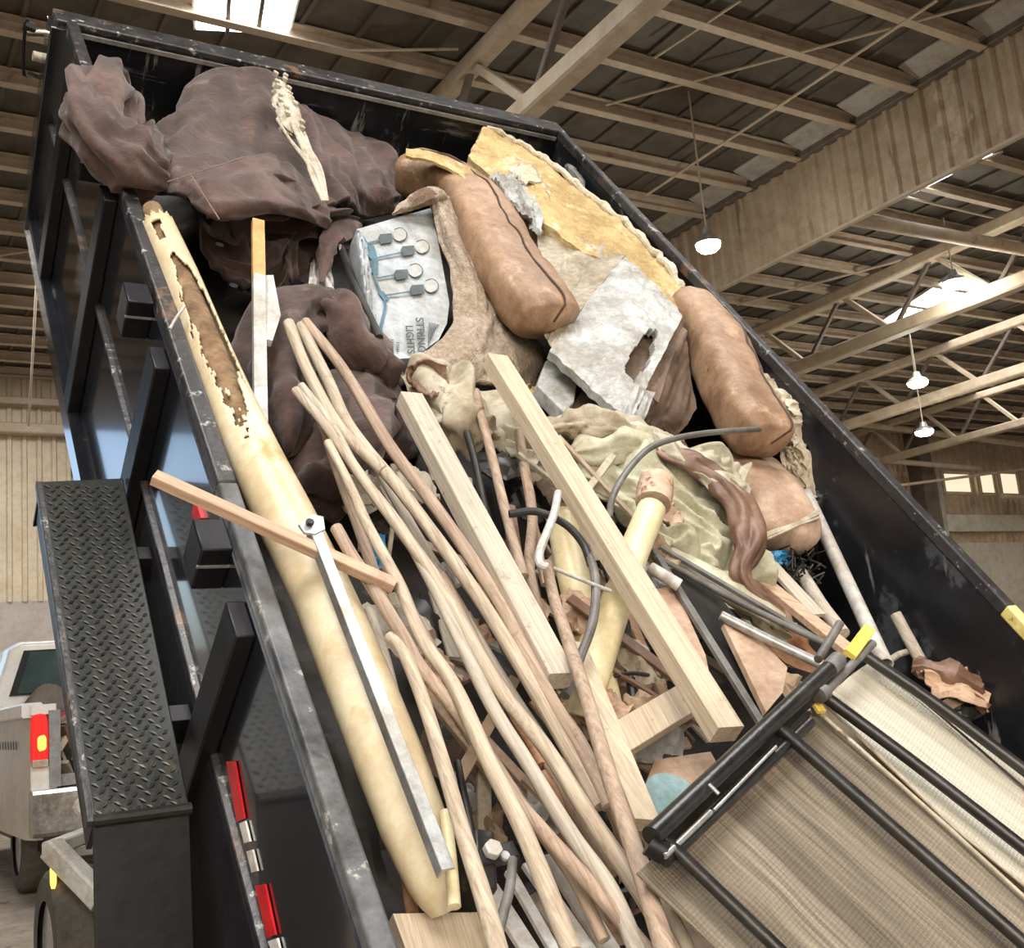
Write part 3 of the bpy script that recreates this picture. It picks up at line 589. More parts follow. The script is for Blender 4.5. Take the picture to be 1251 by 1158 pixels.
# tread plate running board carried along the side
zf = .37; fc = [k(p[0], p[1], zf, False) for p in ((50, 588), (152, 590), (236, 1003), (114, 1003))]
xo = (fc[0]-O).dot(Wv); x1_ = (fc[3]-O).dot(Wv); yf0 = (fc[0]-O).dot(Lv); yf1 = (fc[3]-O).dot(Lv)
xi0 = min(-.035, (fc[1]-O).dot(Wv)); xi1 = min(-.035, (fc[2]-O).dot(Wv))
XF = (xo+x1_)/2; m = MB().slab([B(xo, yf0, zf), B(xi0, yf0+.02, zf), B(xi1, yf1, zf), B(x1_, yf1, zf)], -Nv*.012)
fd = P('running_board', m, dplate, smooth=False, bevel=.003)
m = MB(); rr = 0; y = yf1+.015
while y < yf0-.01:
    tt = (y-yf1)/(yf0-yf1); xl = x1_+(xo-x1_)*tt; x = xl+.012+(.0115 if rr % 2 else 0); q = 0
    while x < xi1+(xi0-xi1)*tt-.012:
        s = 1 if (rr+q) % 2 else -1; c = B(x, y, zf+.001); d = (Lv*.8*s+Wv).normalized(); e = d.cross(Nv)
        m.add([c-d*.0095, c+e*.003+Nv*.0022, c+d*.0095, c-e*.003+Nv*.0022], [(0, 1, 2, 3)]); x += .023; q += 1
    y += .0155; rr += 1
P('tread_pattern', m, pm('tread_highlight', (.02, .022, .019), (.06, .06, .05), 30, .3, spots=[((.14, .13, .10), 5, .58)], spec=.5), fd, smooth=False)
P('board_edge', MB().bar(B(xo-.004, yf0, zf-.01), B(x1_-.004, yf1, zf-.01), .014, .02, Nv), railm, fd)
P('board_flange', MB().slab([B(xo, yf0, zf-.012), B(xo-.005, yf0-.02, zf-.13), B(xo+.12, yf0+.02, zf-.13), B(xo+.12, yf0, zf-.012)], Lv*.01), matteb, fd, smooth=False)
P('board_flange', MB().slab([B(xo, yf0, zf-.012), B(x1_, yf1, zf-.012), B(x1_, yf1, zf-.09), B(xo, yf0, zf-.11)], Wv*.01), matteb, fd, smooth=False)
dn = V((0, 0, -.55)); a, b = B(x1_, yf1, zf), B(xi1, yf1, zf)
P('rear_drop_panel', MB().slab([a, b, b+dn, a+dn], V((0, .012, 0))), matteb, fd, smooth=False, bevel=.003)
P('drop_panel_seam', MB().bar(b+V((-.04, -.01, 0)), b+dn+V((-.04, -.01, 0)), .012, .012), railm, fd)
P('board_hinge', MB().tube([a+V((0, -.005, -.0)), b+V((0, -.005, 0))], .012, 10), dplate, fd)
for s_ in (.25, .75): P('board_bracket', bb(-.2, 0, yf1+(yf0-yf1)*s_-.02, yf1+(yf0-yf1)*s_+.02, zf-.09, zf-.012), matteb, fd)
# level chassis, hoist and wheels below the tipped bed
for x_ in (1.15, 2.35): P('chassis_beam', rect_box(x_-.05, x_+.05, 2.2, 6.3, .46, .60), matteb)
P('chassis_crossbar', rect_box(1.15, 2.35, 6.2, 6.3, .46, .6), matteb)
P('hoist_cylinder', MB().tube([V((1.75, 4.6, .5)), B(BW/2, -1.0, -.1)], .07, 16), matteb)
for y_ in (2.7, 3.55):
    P('axle', MB().bar((.98, y_, .40), (2.5, y_, .40), .07, .07), matteb)
    for x_ in (1.0, 2.55): wheel('wheel', (x_, y_, .38), .38, .2, dt)
# tarp roller hardware on the high front corner
m = MB().tube([ky(33, 40, .05), ky(60, 41, .05)], .014, 12); P('tarp_axle', m, chrome)
P('tarp_axle_collar', MB().tube([ky(58, 40, .05), ky(70, 44, .05), ky(80, 47, .05)], .021, 10), matteb)
P('tarp_crank_rod', MB().tube(spline([ky(34, 24, .05), ky(30, 42, .05), ky(29, 88, .05), ky(33, 92, .05)], 8), .006, 8), matteb)
P('tarp_spool', MB().tube([ky(40, 68, .08), ky(82, 78, .08)], .018, 12), rope)
P('tarp_strap', MB().tube(spline([ky(34, 88, .07), ky(55, 97, .07), ky(70, 97, .07), ky(78, 80, .07)], 10), .007, 6), hosek)
P('spring_bracket', MB().bar(ky(30, 30, .05), ky(42, 36, .05), .03, .03), matteb)

# ================================================================== THE LOAD
def Q(label, name, cat, mb, mat, group=None, **kw): return single(name, label, cat, mb, mat, group, **kw)
# dark rumpled film under everything
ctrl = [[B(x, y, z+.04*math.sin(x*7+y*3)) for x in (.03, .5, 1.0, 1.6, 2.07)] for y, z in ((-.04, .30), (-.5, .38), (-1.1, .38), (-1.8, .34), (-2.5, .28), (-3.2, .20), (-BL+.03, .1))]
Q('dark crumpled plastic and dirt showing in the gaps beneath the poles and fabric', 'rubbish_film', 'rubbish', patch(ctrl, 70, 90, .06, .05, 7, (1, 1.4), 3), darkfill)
# --- brown canvas work garment
def grid(rows, z=None): return [kk(r, z) for r in rows]
jk = thing('brown_canvas_garment', 'big dark brown canvas garment draped over the high front of the load', 'clothing', k(280, 200, .6))
g1 = grid([[(205, 120, .62), (235, 84, .68), (280, 78, .70), (318, 92, .68), (345, 120, .62)],
           [(185, 160, .68), (225, 140, .74), (275, 132, .76), (320, 145, .75), (362, 170, .66)],
           [(182, 205, .68), (215, 200, .76), (270, 190, .78), (330, 195, .78), (380, 215, .68)],
           [(200, 235, .66), (225, 240, .76), (275, 226, .78), (335, 226, .78), (395, 250, .68)]])
build('back_panel', patch(g1, 90, 90, .03, .05, 1.9, (1, 1), 5, crisp=True), canvas, jk)
g2 = grid([[(200, 215, .74), (255, 205, .79), (320, 188, .80), (352, 200, .77), (392, 235, .70)],
           [(222, 232, .77), (262, 226, .82), (318, 216, .82), (355, 225, .79), (398, 256, .72)],
           [(240, 256, .76), (268, 258, .80), (318, 246, .81), (360, 250, .78), (402, 270, .70)],
           [(252, 268, .72), (280, 272, .76), (322, 262, .77), (362, 266, .74), (405, 282, .66)]])
build('waistband', patch(g2, 60, 36, .03, .014, 2, (1.5, 1), 8, crisp=True), canvas2, jk)
def limb(path, rad, seed, n=40, m=24, amp=.02, fr=9):
    """crumpled cloth sleeve swept along path (world points, radius in metres)"""
    pts = spline(path, n); rr = []; L_ = len(rad)-1
    for i in range(n+1):
        x = i/n*L_; j = min(int(x), L_-1); rr.append(rad[j]+(rad[j+1]-rad[j])*(x-j))
    mb = MB(); u = Nv.copy(); tot = sum((pts[i+1]-pts[i]).length for i in range(n))
    for i, p in enumerate(pts):
        t = (pts[min(i+1, n)]-pts[max(i-1, 0)]).normalized(); u = (u-t*u.dot(t)).normalized(); w = t.cross(u)
        e = min(1, .25+min(i, n-i)*.22)
        for j in range(m):
            a = j*2*math.pi/m; d = w*math.cos(a)+u*math.sin(a)*.8; b_ = p+d*rr[i]*e
            l_ = i/n*tot*fr*.55; a2 = a+l_*.35
            k1 = V((math.cos(a2)*1.1, math.sin(a2)*1.1, l_*.45+seed)); wv = noise.noise_vector(k1*.8)*.7
            n1 = noise.noise(k1*1.3+wv); n2 = noise.noise(V((math.cos(a)*.5, math.sin(a)*.5, l_*1.6+seed*3))+wv)
            q = 1.0*noise.noise(k1*.7+V((3, 3, 3)))+1.7*(abs(n1)-.2)-1.2*(abs(n2)-.2)+.25*noise.noise(k1*4)
            mb.v.append(b_+d*min(amp*1.5, rr[i]*.7)*q)
    for i in range(n):
        for j in range(m): mb.f.append((i*m+j, i*m+(j+1) % m, (i+1)*m+(j+1) % m, (i+1)*m+j))
    mb.f.append(tuple(range(m))[::-1]); mb.f.append(tuple(n*m+j for j in range(m)))
    return mb
build('sleeve', limb(kk([(168, 165, .80), (150, 122, .80), (122, 108, .82), (110, 140, .84), (128, 180, .84), (160, 205, .82), (195, 225, .78)]), [.06, .075, .085, .085, .075, .08, .06], 2, 90, 40, .04, 8), canvas2, jk)
build('sleeve', limb(kk([(175, 150, .74), (182, 175, .78), (178, 205, .78), (205, 222, .76)]), [.05, .05, .06, .05], 5, 40, 24, .02, 12), canvas, jk)
g3 = grid([[(345, 118, .62), (375, 128, .64), (415, 160, .60), (465, 178, .52)], [(362, 160, .66), (395, 165, .66), (435, 192, .62), (480, 205, .55)],
           [(378, 205, .66), (410, 210, .66), (445, 232, .60), (492, 235, .54)], [(400, 250, .62), (425, 250, .60), (455, 262, .54), (495, 262, .48)]])
build('garment_side', patch(g3, 70, 70, .03, .045, 1.8, (1.6, 1), 12, crisp=True), canvas, jk)
g4 = grid([[(245, 262, .70), (290, 268, .70), (340, 258, .72), (390, 248, .74), (440, 258, .66)], [(255, 290, .62), (300, 285, .62), (350, 282, .64), (392, 265, .70), (438, 275, .62)],
           [(270, 320, .58), (310, 318, .58), (345, 312, .58), (372, 290, .62), (430, 290, .56)], [(300, 350, .54), (320, 350, .54), (345, 350, .54), (370, 335, .56), (410, 305, .54)]])
build('hanging_lining', patch(g4, 70, 70, .03, .06, 2.2, (1.5, 1), 19, crisp=True), canvas, jk)
build('cuff', limb(kk([(392, 345, .62), (398, 305, .64), (415, 285, .66), (440, 280, .64)]), [.015, .03, .04, .03], 8, 24, 16, .012, 14), canvas2, jk)
for (px, py) in ((268, 300), (285, 350)): build('button', MB().prism([k(px, py, .72), k(px, py, .72)+Nv*.004], [(.012*math.cos(a*.5236), .012*math.sin(a*.5236)) for a in range(12)], Wv), matteb, jk)
for a_, b_ in ((((205, 222), (300, 192))), (((232, 212), (268, 268)))): build('stitch_seam', MB().tube(spline([k(a_[0]+(b_[0]-a_[0])*t, a_[1]+(b_[1]-a_[1])*t, .84) for t in (0, .33, .66, 1)], 14), .0018, 6), pm('brown_thread', (.22, .14, .11), (.26, .17, .13), 30, .8), jk)
# second brown garment among the pole tops
jk2 = thing('brown_canvas_trousers', 'crumpled brown canvas cloth bunched behind the tops of the poles', 'clothing', k(400, 450, .5))
build('leg_cloth', limb(kk([(352, 560, .56), (340, 500, .58), (338, 450, .60), (352, 400, .62), (385, 378, .64), (410, 385, .62)]), [.06, .10, .11, .10, .09, .06], 11, 60, 30, .035, 9), canvas, jk2)
build('leg_cloth', limb(kk([(385, 375, .62), (415, 385, .64), (430, 420, .60), (455, 440, .56), (475, 480, .52)]), [.06, .08, .08, .09, .07], 14, 50, 28, .035, 9), canvas2, jk2)
build('leg_cloth', limb(kk([(360, 600, .50), (395, 570, .52), (430, 500, .50), (470, 500, .48), (470, 560, .42)]), [.08, .12, .13, .12, .08], 17, 50, 28, .04, 8), canvas, jk2)
# bound bunch of cream rope
rb = thing('rope_bundle', 'bunch of cream braided rope fanned over the big brown garment', 'rope', k(365, 160, .72))
hd = spline(kk([(338, 100, .82), (348, 128, .84), (358, 165, .84)]), 10)
mb = limb([hd[0], hd[5], hd[10]], [.018, .042, .036], 3, 30, 20, .01, 60); build('braided_head', mb, rope, rb)
rnd = random.Random(5)
for i in range(9):
    o_ = rnd.uniform(-14, 14); mid = rnd.uniform(-9, 9)
    build('rope_strand', MB().tube(spline(kk([(352+o_, 140+abs(o_)*.4, .86), (366+o_*.8, 172, .86), (384+mid, 205, .85), (397+mid*.4, 246, .82)]), 14), .005, 6), rope, rb)
for i in range(14):
    t_ = i/13; c = hd[int(t_*10)]; e = Wv*rnd.uniform(-.03, .03)+Nv*.03
    build('knot', MB().tube([c+e-Lv*.01, c+e+Wv*.006, c+e+Lv*.012], .008, 6), rope, rb)
# --- large broken pipe
bp0 = [(187, 248, .74, 18), (222, 330, .73, 23), (262, 430, .72, 27), (305, 530, .71, 32), (352, 625, .70, 36), (398, 720, .70, 38), (440, 820, .70, 41), (480, 920, .70, 43), (510, 1000, .69, 42), (533, 1072, .68, 30), (545, 1108, .66, 14)]
cen = []; rad = []
for px, py, z, r in bp0:
    p = k(px, py, z+.06); cen.append(p-Nv*.02); rad.append(r/F*((p-CAM).dot(CF)))
N_ = 340; cs = spline(cen, N_); 
def rad_at(t):
    x = t*(len(rad)-1); j = min(int(x), len(rad)-2); return rad[j]+(rad[j+1]-rad[j])*(x-j)
pipe = thing('broken_pipe', 'large cream pipe with a ragged broken side, lying along the side wall', 'pipe', cen[-1])
M_ = 100; mb = MB(); u = None; rings = []
for i, p in enumerate(cs):
    t = (cs[min(i+1, N_)]-cs[max(i-1, 0)]).normalized(); vw = (CAM-p); u = (vw-t*vw.dot(t)).normalized(); w = t.cross(u)
    r = rad_at(i/N_); rings.append((p, u, w, r))
def pipe_layer(off, skip):
    mb = MB(); 
    for (p, u, w, r) in rings:
        for j in range(M_): a = j*2*math.pi/M_; mb.v.append(p+(w*math.sin(a)+u*math.cos(a))*(r-off))
    for i in range(N_):
        for j in range(M_):
            if skip and skip(i, j): continue
            mb.f.append((i*M_+j, i*M_+(j+1) % M_, (i+1)*M_+(j+1) % M_, (i+1)*M_+j))
    return mb
sgn = 1 if rings[90][2].dot(CR) > 0 else -1
def hole(i, j):
    t = i/N_; a = (j if j <= M_/2 else j-M_)*2*math.pi/M_*sgn     # a: angle from viewer-facing line, + towards screen side right
    n_ = noise.noise(V((t*60, a*3, 0)))*.35+noise.noise(V((t*160, a*7, 4)))*.22
    # long ragged break
    if .085 < t < .315:
        s = (t-.085)/.23; c0 = .22+.42*math.sin(s*3.1)-.25*s; wd_ = .80*math.sin(min(1, s*1.15)*math.pi)**.6 if s < .87 else .3*(1-s)*6
        if abs(a-c0) < wd_+n_: return True
    if .035 < t < .062 and abs(a+.05) < .22+n_*.6: return True
    if t < .02+abs(noise.noise(V((a*2, 1, 1))))*.03: return True
    return False
sk_ = build('pipe_wall', pipe_layer(0, hole), tubem, pipe)
so = sk_.modifiers.new('wall', 'SOLIDIFY'); so.thickness = .006; so.offset = -1
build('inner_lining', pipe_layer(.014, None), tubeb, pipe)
def smallpipe(label, pts, r, mat, end=None, endm=None, name='plastic_pipe', hollow=True, n=16):
    """pts: (px, py, z); r in metres"""
    w = kk(pts); 
    t = thing(name, label, 'pipe', w[-1]); s = spline(w, 10*(len(w)-1)) if len(w) > 2 else w
    mb = MB().tube(s, r, n, caps=not hollow); v0 = len(mb.v)
    o = build('pipe_body', mb, mat, t)
    if hollow: so = o.modifiers.new('wall', 'SOLIDIFY'); so.thickness = r*.14; so.offset = -1
    if end:
        e = kk(end); build('pipe_end_fitting', MB().tube([e[0], e[0].lerp(e[1], .5), e[1]], r*1.22, n, [1, 1.06, 1]), endm or mat, t)
    return t
# --- the poles
def stick(label, pts, dpx, mat, name='wooden_pole', cat='pole', group=None, seed=0, n=14, taper=(1, 1)):
    w = kk(pts); s = spline(w, max(10, 12*(len(w)-1))); m_ = len(s)-1
    c = s[m_//2]; r = dpx/2/F*((c-CAM).dot(CF))
    for i in range(len(s)): s[i] = s[i]+noise.noise_vector(s[i]*1.8+V((seed, 0, 0)))*.006
    scl = [(taper[0]+(taper[1]-taper[0])*i/m_)*(1+.05*noise.noise(s[i]*9)) for i in range(m_+1)]
    scl[0] *= .72; scl[-1] *= .8
    s.insert(1, s[0].lerp(s[1], .12)); scl.insert(1, scl[1]); s.insert(-1, s[-1].lerp(s[-2], .1)); scl.insert(-1, scl[-2])
    return Q(label, name, cat, MB().tube(s, r, n, scl), mat, group)
PG = 'loose wooden poles piled lengthwise'
stick('weathered pole whose blunt top rests on the brown cloth, longest of the pile', [(372, 393, .70), (420, 452, .72), (479, 546, .74), (531, 618, .75), (586, 698, .76), (621, 753, .77), (673, 851, .78), (711, 910, .79), (746, 985, .79)], 17, pole2, group=PG, seed=1)
stick('pale pole with a rounded top leaning closest to the brown cloth edge', [(352, 395, .72), (374, 450, .73), (415, 520, .74), (470, 575, .745)], 15, pole1, group=PG, seed=2)
stick('beige pole beginning at the forked pair and ending near the square board', [(368, 398, .69), (400, 463, .72), (428, 522, .735), (490, 601, .745), (538, 667, .75), (593, 746, .76), (656, 850, .77), (700, 925, .775), (735, 985, .78)], 17, pole1, group=PG, seed=3)
stick('beige pole with a splintered tip, crossing over the steel clamp', [(360, 476, .74), (400, 522, .76), (445, 587, .78), (504, 667, .80), (545, 725, .81), (607, 834, .83), (669, 913, .83), (721, 993, .84), (790, 1095, .85), (835, 1175, .86)], 18, pole1, group=PG, seed=4, taper=(.8, 1.15))
stick('second splinter-tipped pole beside the brown cloth', [(367, 472, .73), (404, 520, .75), (434, 573, .765), (490, 646, .79), (531, 720, .80), (593, 851, .82), (642, 931, .83), (697, 1020, .84), (747, 1092, .85), (785, 1180, .86)], 17, pole3, group=PG, seed=5, taper=(.8, 1.1))
stick('pole lying on top of the pile and running down past the steel clamp', [(400, 540, .76), (430, 600, .78), (448, 640, .80), (486, 712, .83), (514, 780, .84), (552, 837, .85), (593, 924, .86), (642, 1020, .87), (700, 1165, .88)], 18, pole1, group=PG, seed=6, taper=(.75, 1.15))
stick('pole with a blunt rounded tip starting beside the galvanised bar', [(411, 645, .80), (430, 678, .81), (452, 712, .82), (490, 775, .83), (514, 817, .83), (566, 879, .83), (621, 965, .83), (662, 1013, .84), (728, 1088, .85), (800, 1175, .86)], 18, pole2, group=PG, seed=7)
stick('smooth pale pole lying beside the lower end of the large broken pipe', [(476, 775, .82), (492, 790, .83), (515, 845, .84), (540, 925, .85), (566, 1017, .86), (590, 1095, .87), (612, 1175, .88)], 20, pole1, group=PG, seed=8, taper=(.85, 1.1))
stick('thin dark beige pole half hidden under the pile beside the brown cloth', [(388, 505, .66), (402, 548, .67), (420, 600, .68), (437, 645, .69), (452, 690, .69), (470, 745, .68)], 14, pole2, group=PG, seed=9)
stick('thin brown pole standing between the two long square boards', [(582, 478, .66), (592, 520, .68), (604, 566, .69), (622, 640, .70), (640, 705, .70)], 12, pole2, group=PG, seed=10)
stick('thin pinkish pole beside the white hook and cream pipe', [(634, 528, .62), (641, 570, .63), (650, 630, .64), (647, 700, .64), (672, 790, .62)], 13, pole2, group=PG, seed=11)
stick('grey pole with a wired top running down over the cream pipe', [(666, 688, .74), (676, 730, .76), (694, 780, .80), (718, 851, .85), (745, 948, .88), (773, 1034, .90), (800, 1120, .91), (818, 1180, .92)], 21, pole2, group=PG, seed=12, taper=(.8, 1.08))
stick('pole near the dark chair frame ending below the corner of the board', [(776, 1035, .84), (800, 1080, .87), (828, 1130, .88), (850, 1175, .88)], 17, pole3, group=PG, seed=13)
stick('short rusty brown pipe with a dark joint below the poles', [(612, 845, .72), (632, 882, .73), (652, 915, .74), (662, 938, .745)], 15, rust, 'rusty_pipe', 'pipe', seed=14)
stick('lower rusty brown pipe past the dark joint beneath the poles', [(664, 945, .74), (684, 975, .75), (706, 1004, .75)], 17, rust, 'rusty_pipe', 'pipe', seed=15)
stick('mossy brown stick in the gap beside the side wall under the broken pipe', [(487, 1015, .60), (495, 1060, .62), (506, 1118, .64)], 15, rust, 'brown_stick', 'stick', seed=16)
stick('faint pole in shade below the top of the pile', [(455, 560, .66), (500, 640, .67), (560, 740, .69), (620, 840, .70), (690, 945, .72)], 15, pole3, group=PG, seed=17)
stick('shaded pole running under the rusty pipe', [(540, 700, .70), (590, 800, .72), (645, 890, .74), (700, 990, .76), (750, 1070, .78)], 15, pole2, group=PG, seed=18)
stick('shaded pole deep in the pile under the splinter-tipped poles', [(470, 690, .70), (515, 770, .74), (575, 880, .76), (640, 985, .78), (700, 1070, .80), (740, 1150, .80)], 15, pole2, group=PG, seed=19)
stick('thin shaded pole beside the galvanised bar', [(448, 745, .72), (468, 800, .74), (482, 850, .74)], 14, pole3, group=PG, seed=20)
stick('stubby pale pipe end standing below the tip of the broken pipe', [(546, 992, .80), (552, 1050, .80), (556, 1108, .80)], 16, pvc, 'plastic_pipe', 'pipe', seed=21)
stick('dark stick wedged beside the short pale pipe end', [(558, 930, .70), (572, 1000, .72), (580, 1050, .72)], 10, hosek, 'black_rod', 'rod', seed=22)
stick('grey bent rod leaning across the white strips at the low end', [(628, 1050, .84), (624, 1085, .86), (612, 1130, .87), (604, 1175, .88)], 13, hoseg, 'grey_rod', 'rod', seed=23)
stick('black tube standing behind the thin brown pole', [(570, 528, .64), (580, 565, .64), (590, 610, .64), (602, 660, .64)], 10, hosek, 'black_rod', 'rod', seed=24)
stick('long black tube beside the string lights carton', [(417, 302, .64), (432, 345, .66), (450, 385, .66), (462, 412, .66)], 11, hosek, 'black_tube', 'tube', seed=25)
# --- sawn boards
def pxw(px, py, z, wpx): p = k(px, py, z); return wpx/F*((p-CAM).dot(CF))
def board(label, a, b, wpx, th, mat, name='lumber_board', cat='board', up=None, group=None, endn=False):
    p0, p1 = k(*a), k(*b); w = wpx/F*(((p0+p1)/2-CAM).dot(CF))
    return Q(label, name, cat, MB().bar(p0, p1, w, th, up or Nv, ch=.0015), mat, group)
board('long square sawn board starting by the carpet and crossing over the cream pipe', (605, 441, .76), (888, 897, .80), 33, .045, lumber)
board('long greyed square board lying beside the pole pile, its end against the brown cloth', (500, 488, .74), (683, 832, .78), 33, .045, lumg)
board('short clean pine board butting under the long square board', (752, 908, .66), (848, 850, .66), 40, .035, lumber)
board('tan board between the grey pole and the black chair frame', (700, 790, .70), (788, 1008, .76), 32, .03, lumber)
board('reddish square stick sticking out over the side wall rail', (188, 583, .86), (482, 716, .84), 17, .022, lumr, 'wooden_stick', 'stick')
m = MB(); p0, p1 = k(383, 640, .86), k(548, 1062, .84); w_ = pxw(450, 800, .85, 15)
al = thing('galvanised_bar', 'pale galvanised metal bar with a slotted bracket lying on the large broken pipe', 'bar', p0)
build('bar_body', MB().bar(p0, p1, w_, .006, Nv, ch=.001).bar(p0-Wv*w_*.5-Nv*.009, p1-Wv*w_*.5-Nv*.009, .004, .024, Nv, ch=.001), alu, al)
build('bracket', MB().slab([k(365, 640, .865), k(381, 628, .865), k(395, 631, .865), k(397, 646, .865), k(385, 652, .865), k(372, 650, .865)], -Nv*.006), alu, al)
build('bolt', MB().prism([k(378, 640, .867), k(378, 640, .867)+Nv*.008], [(.008*math.cos(a*1.0472), .008*math.sin(a*1.0472)) for a in range(6)], Wv), matteb, al)
st = thing('painted_stake', 'upright wooden stake with bare orange end and chipped white paint below', 'stake', k(316, 480, .66))
build('bare_wood_end', MB().bar(k(315, 271, .78), k(316, 340, .75), pxw(315, 300, .76, 15), .02, Nv, ch=.001), lumo, st)
build('painted_length', MB().bar(k(316, 338, .752), k(318, 520, .64), pxw(315, 420, .70, 16), .022, Nv, ch=.001), whitep, st)
build('white_cleat', MB().slab([k(322, 336, .745), k(334, 336, .745), k(343, 385, .73), k(333, 416, .71), k(324, 414, .71)], -Nv*.02), whitep, st)
# --- string lights carton
def zb_(py): return .74-(py-254)/(440-254)*.16
def kb(px, py, o=0): return k(px, py, zb_(py)+o)
bx = thing('string_lights_carton', 'white string lights carton with printed blue bulbs beside the folded carpet', 'box', kb(490, 430))
face = [(436, 280), (480, 267), (527, 254), (538, 310), (549, 370), (546, 395), (536, 415), (505, 437), (464, 440), (452, 360)]
build('carton_body', MB().slab([kb(*p) for p in face], -Nv*.10+Lv*.02), boxw, bx, auto=30)
cv = lambda x, y: (430+x/5.515, 240+y/5.515)
def ink(name, pts, wpx, mat, n=3):
    s = [kb(*cv(*p), .003) for p in pts]; s = spline(s, n*(len(s)-1)); build(name, MB().prism(s, [(-wpx/2, 0), (wpx/2, 0), (wpx/2, .001), (-wpx/2, .001)], Nv), mat, bx, smooth=False)
ink('printed_wire', [(40, 230), (105, 320), (145, 410), (152, 540), (190, 640), (225, 730), (195, 880), (200, 920)], .009, inkblue)
for b_ in (((70, 325), (180, 295)), ((140, 420), (330, 378)), ((160, 552), (300, 525)), ((215, 668), (395, 640))): ink('printed_wire', b_, .006, inkblue)
for c_ in (((120, 390), (160, 440)), ((190, 640), (235, 700)), ((125, 330), (150, 420), (150, 520))): ink('printed_wire', c_, .024, inkblue)
for i, (x, y) in enumerate(((225, 283), (375, 365), (330, 525), (437, 628))):
    build('printed_socket', MB().slab([kb(*cv(x-48, y-4), .004), kb(*cv(x-36, y-30), .004), kb(*cv(x+44, y-36), .004), kb(*cv(x+48, y+24), .004), kb(*cv(x-30, y+36), .004)], -Nv*.001), inkdark, bx, smooth=False)
    for dx in (-20, 5, 28): ink('printed_line', [(x+dx, y-26), (x+dx+6, y+24)], .002, inkbulb)
    ring = [(x+98+46*math.cos(a*.4189), y-25+42*math.sin(a*.4189)) for a in range(15)]
    build('printed_bulb', MB().slab([kb(*cv(*p), .0035) for p in ring], -Nv*.001), inkbulb, bx, smooth=False)
    ink('printed_line', [(x+60, y-60), (x+105, y-72), (x+142, y-40), (x+138, y), (x+100, y+20)], .0035, inkdark)
def lettering(s, xl, y0, hpx, lpx, skew=0):
    cu = bpy.data.curves.new('t', 'FONT'); cu.body = s; cu.offset = .022; o = bpy.data.objects.new('t', cu); C.objects.link(o)
    dg = bpy.context.evaluated_depsgraph_get(); me = bpy.data.meshes.new_from_object(o.evaluated_get(dg))
    vs = [v.co.copy() for v in me.vertices]; fs = [tuple(p.vertices) for p in me.polygons]
    bpy.data.objects.remove(o); bpy.data.meshes.remove(me); bpy.data.curves.remove(cu)
    mx = max(v.x for v in vs); my = max(v.y for v in vs)
    return MB().add([kb(*cv(xl+v.y/my*hpx+skew*v.x/mx, y0+v.x/mx*lpx), .004) for v in vs], fs)
build('printed_lettering', lettering('STRING', 430, 815, 52, 235, 18), inkdark, bx, smooth=False)
build('printed_lettering', lettering('LIGHTS', 362, 868, 50, 190, 14), inkdark, bx, smooth=False)
for x_, y0_, l_ in ((300, 985, 70), (262, 965, 95)): 
    for q_ in range(int(l_/14)): ink('printed_line', [(x_, y0_+q_*14), (x_+18, y0_+q_*14+3)], .003, inkdark, 1)
for q_ in range(7): ink('printed_line', [(520+q_*11, 850+q_*2), (515+q_*9, 1010-q_*22)], .0022, inkdark, 2)
build('torn_edge', patch(grid([[(437, 285, .745), (443, 283, .745)], [(443, 330, .70), (452, 330, .70)], [(450, 380, .65), (458, 380, .65)], [(460, 432, .60), (468, 432, .60)]]), 6, 30, .01, .012, 6, (1, 3), 2), boxw, bx)
# --- carpet
cp = thing('carpet_remnant', 'beige looped carpet remnant folded over beside the string lights carton', 'carpet', k(600, 460, .55))
build('carpet_drape', patch(grid([[(528, 238, .80), (538, 236, .80), (548, 241, .76)], [(536, 290, .72), (554, 286, .76), (570, 292, .70)], [(552, 345, .68), (582, 345, .70), (606, 347, .64)],
      [(550, 400, .62), (592, 395, .66), (636, 397, .58)], [(512, 436, .60), (585, 436, .63), (664, 430, .54)], [(520, 458, .56), (590, 468, .58), (654, 476, .48)]]), 50, 70, .03, .012, 3, (1, 1), 4, .012), carpet, cp)
build('carpet_lip', limb(kk([(480, 262, .74), (500, 250, .77), (520, 240, .80), (534, 238, .80), (542, 250, .78)]), [.016, .026, .032, .032, .028], 6, 30, 16, .006, 30), carpet, cp)
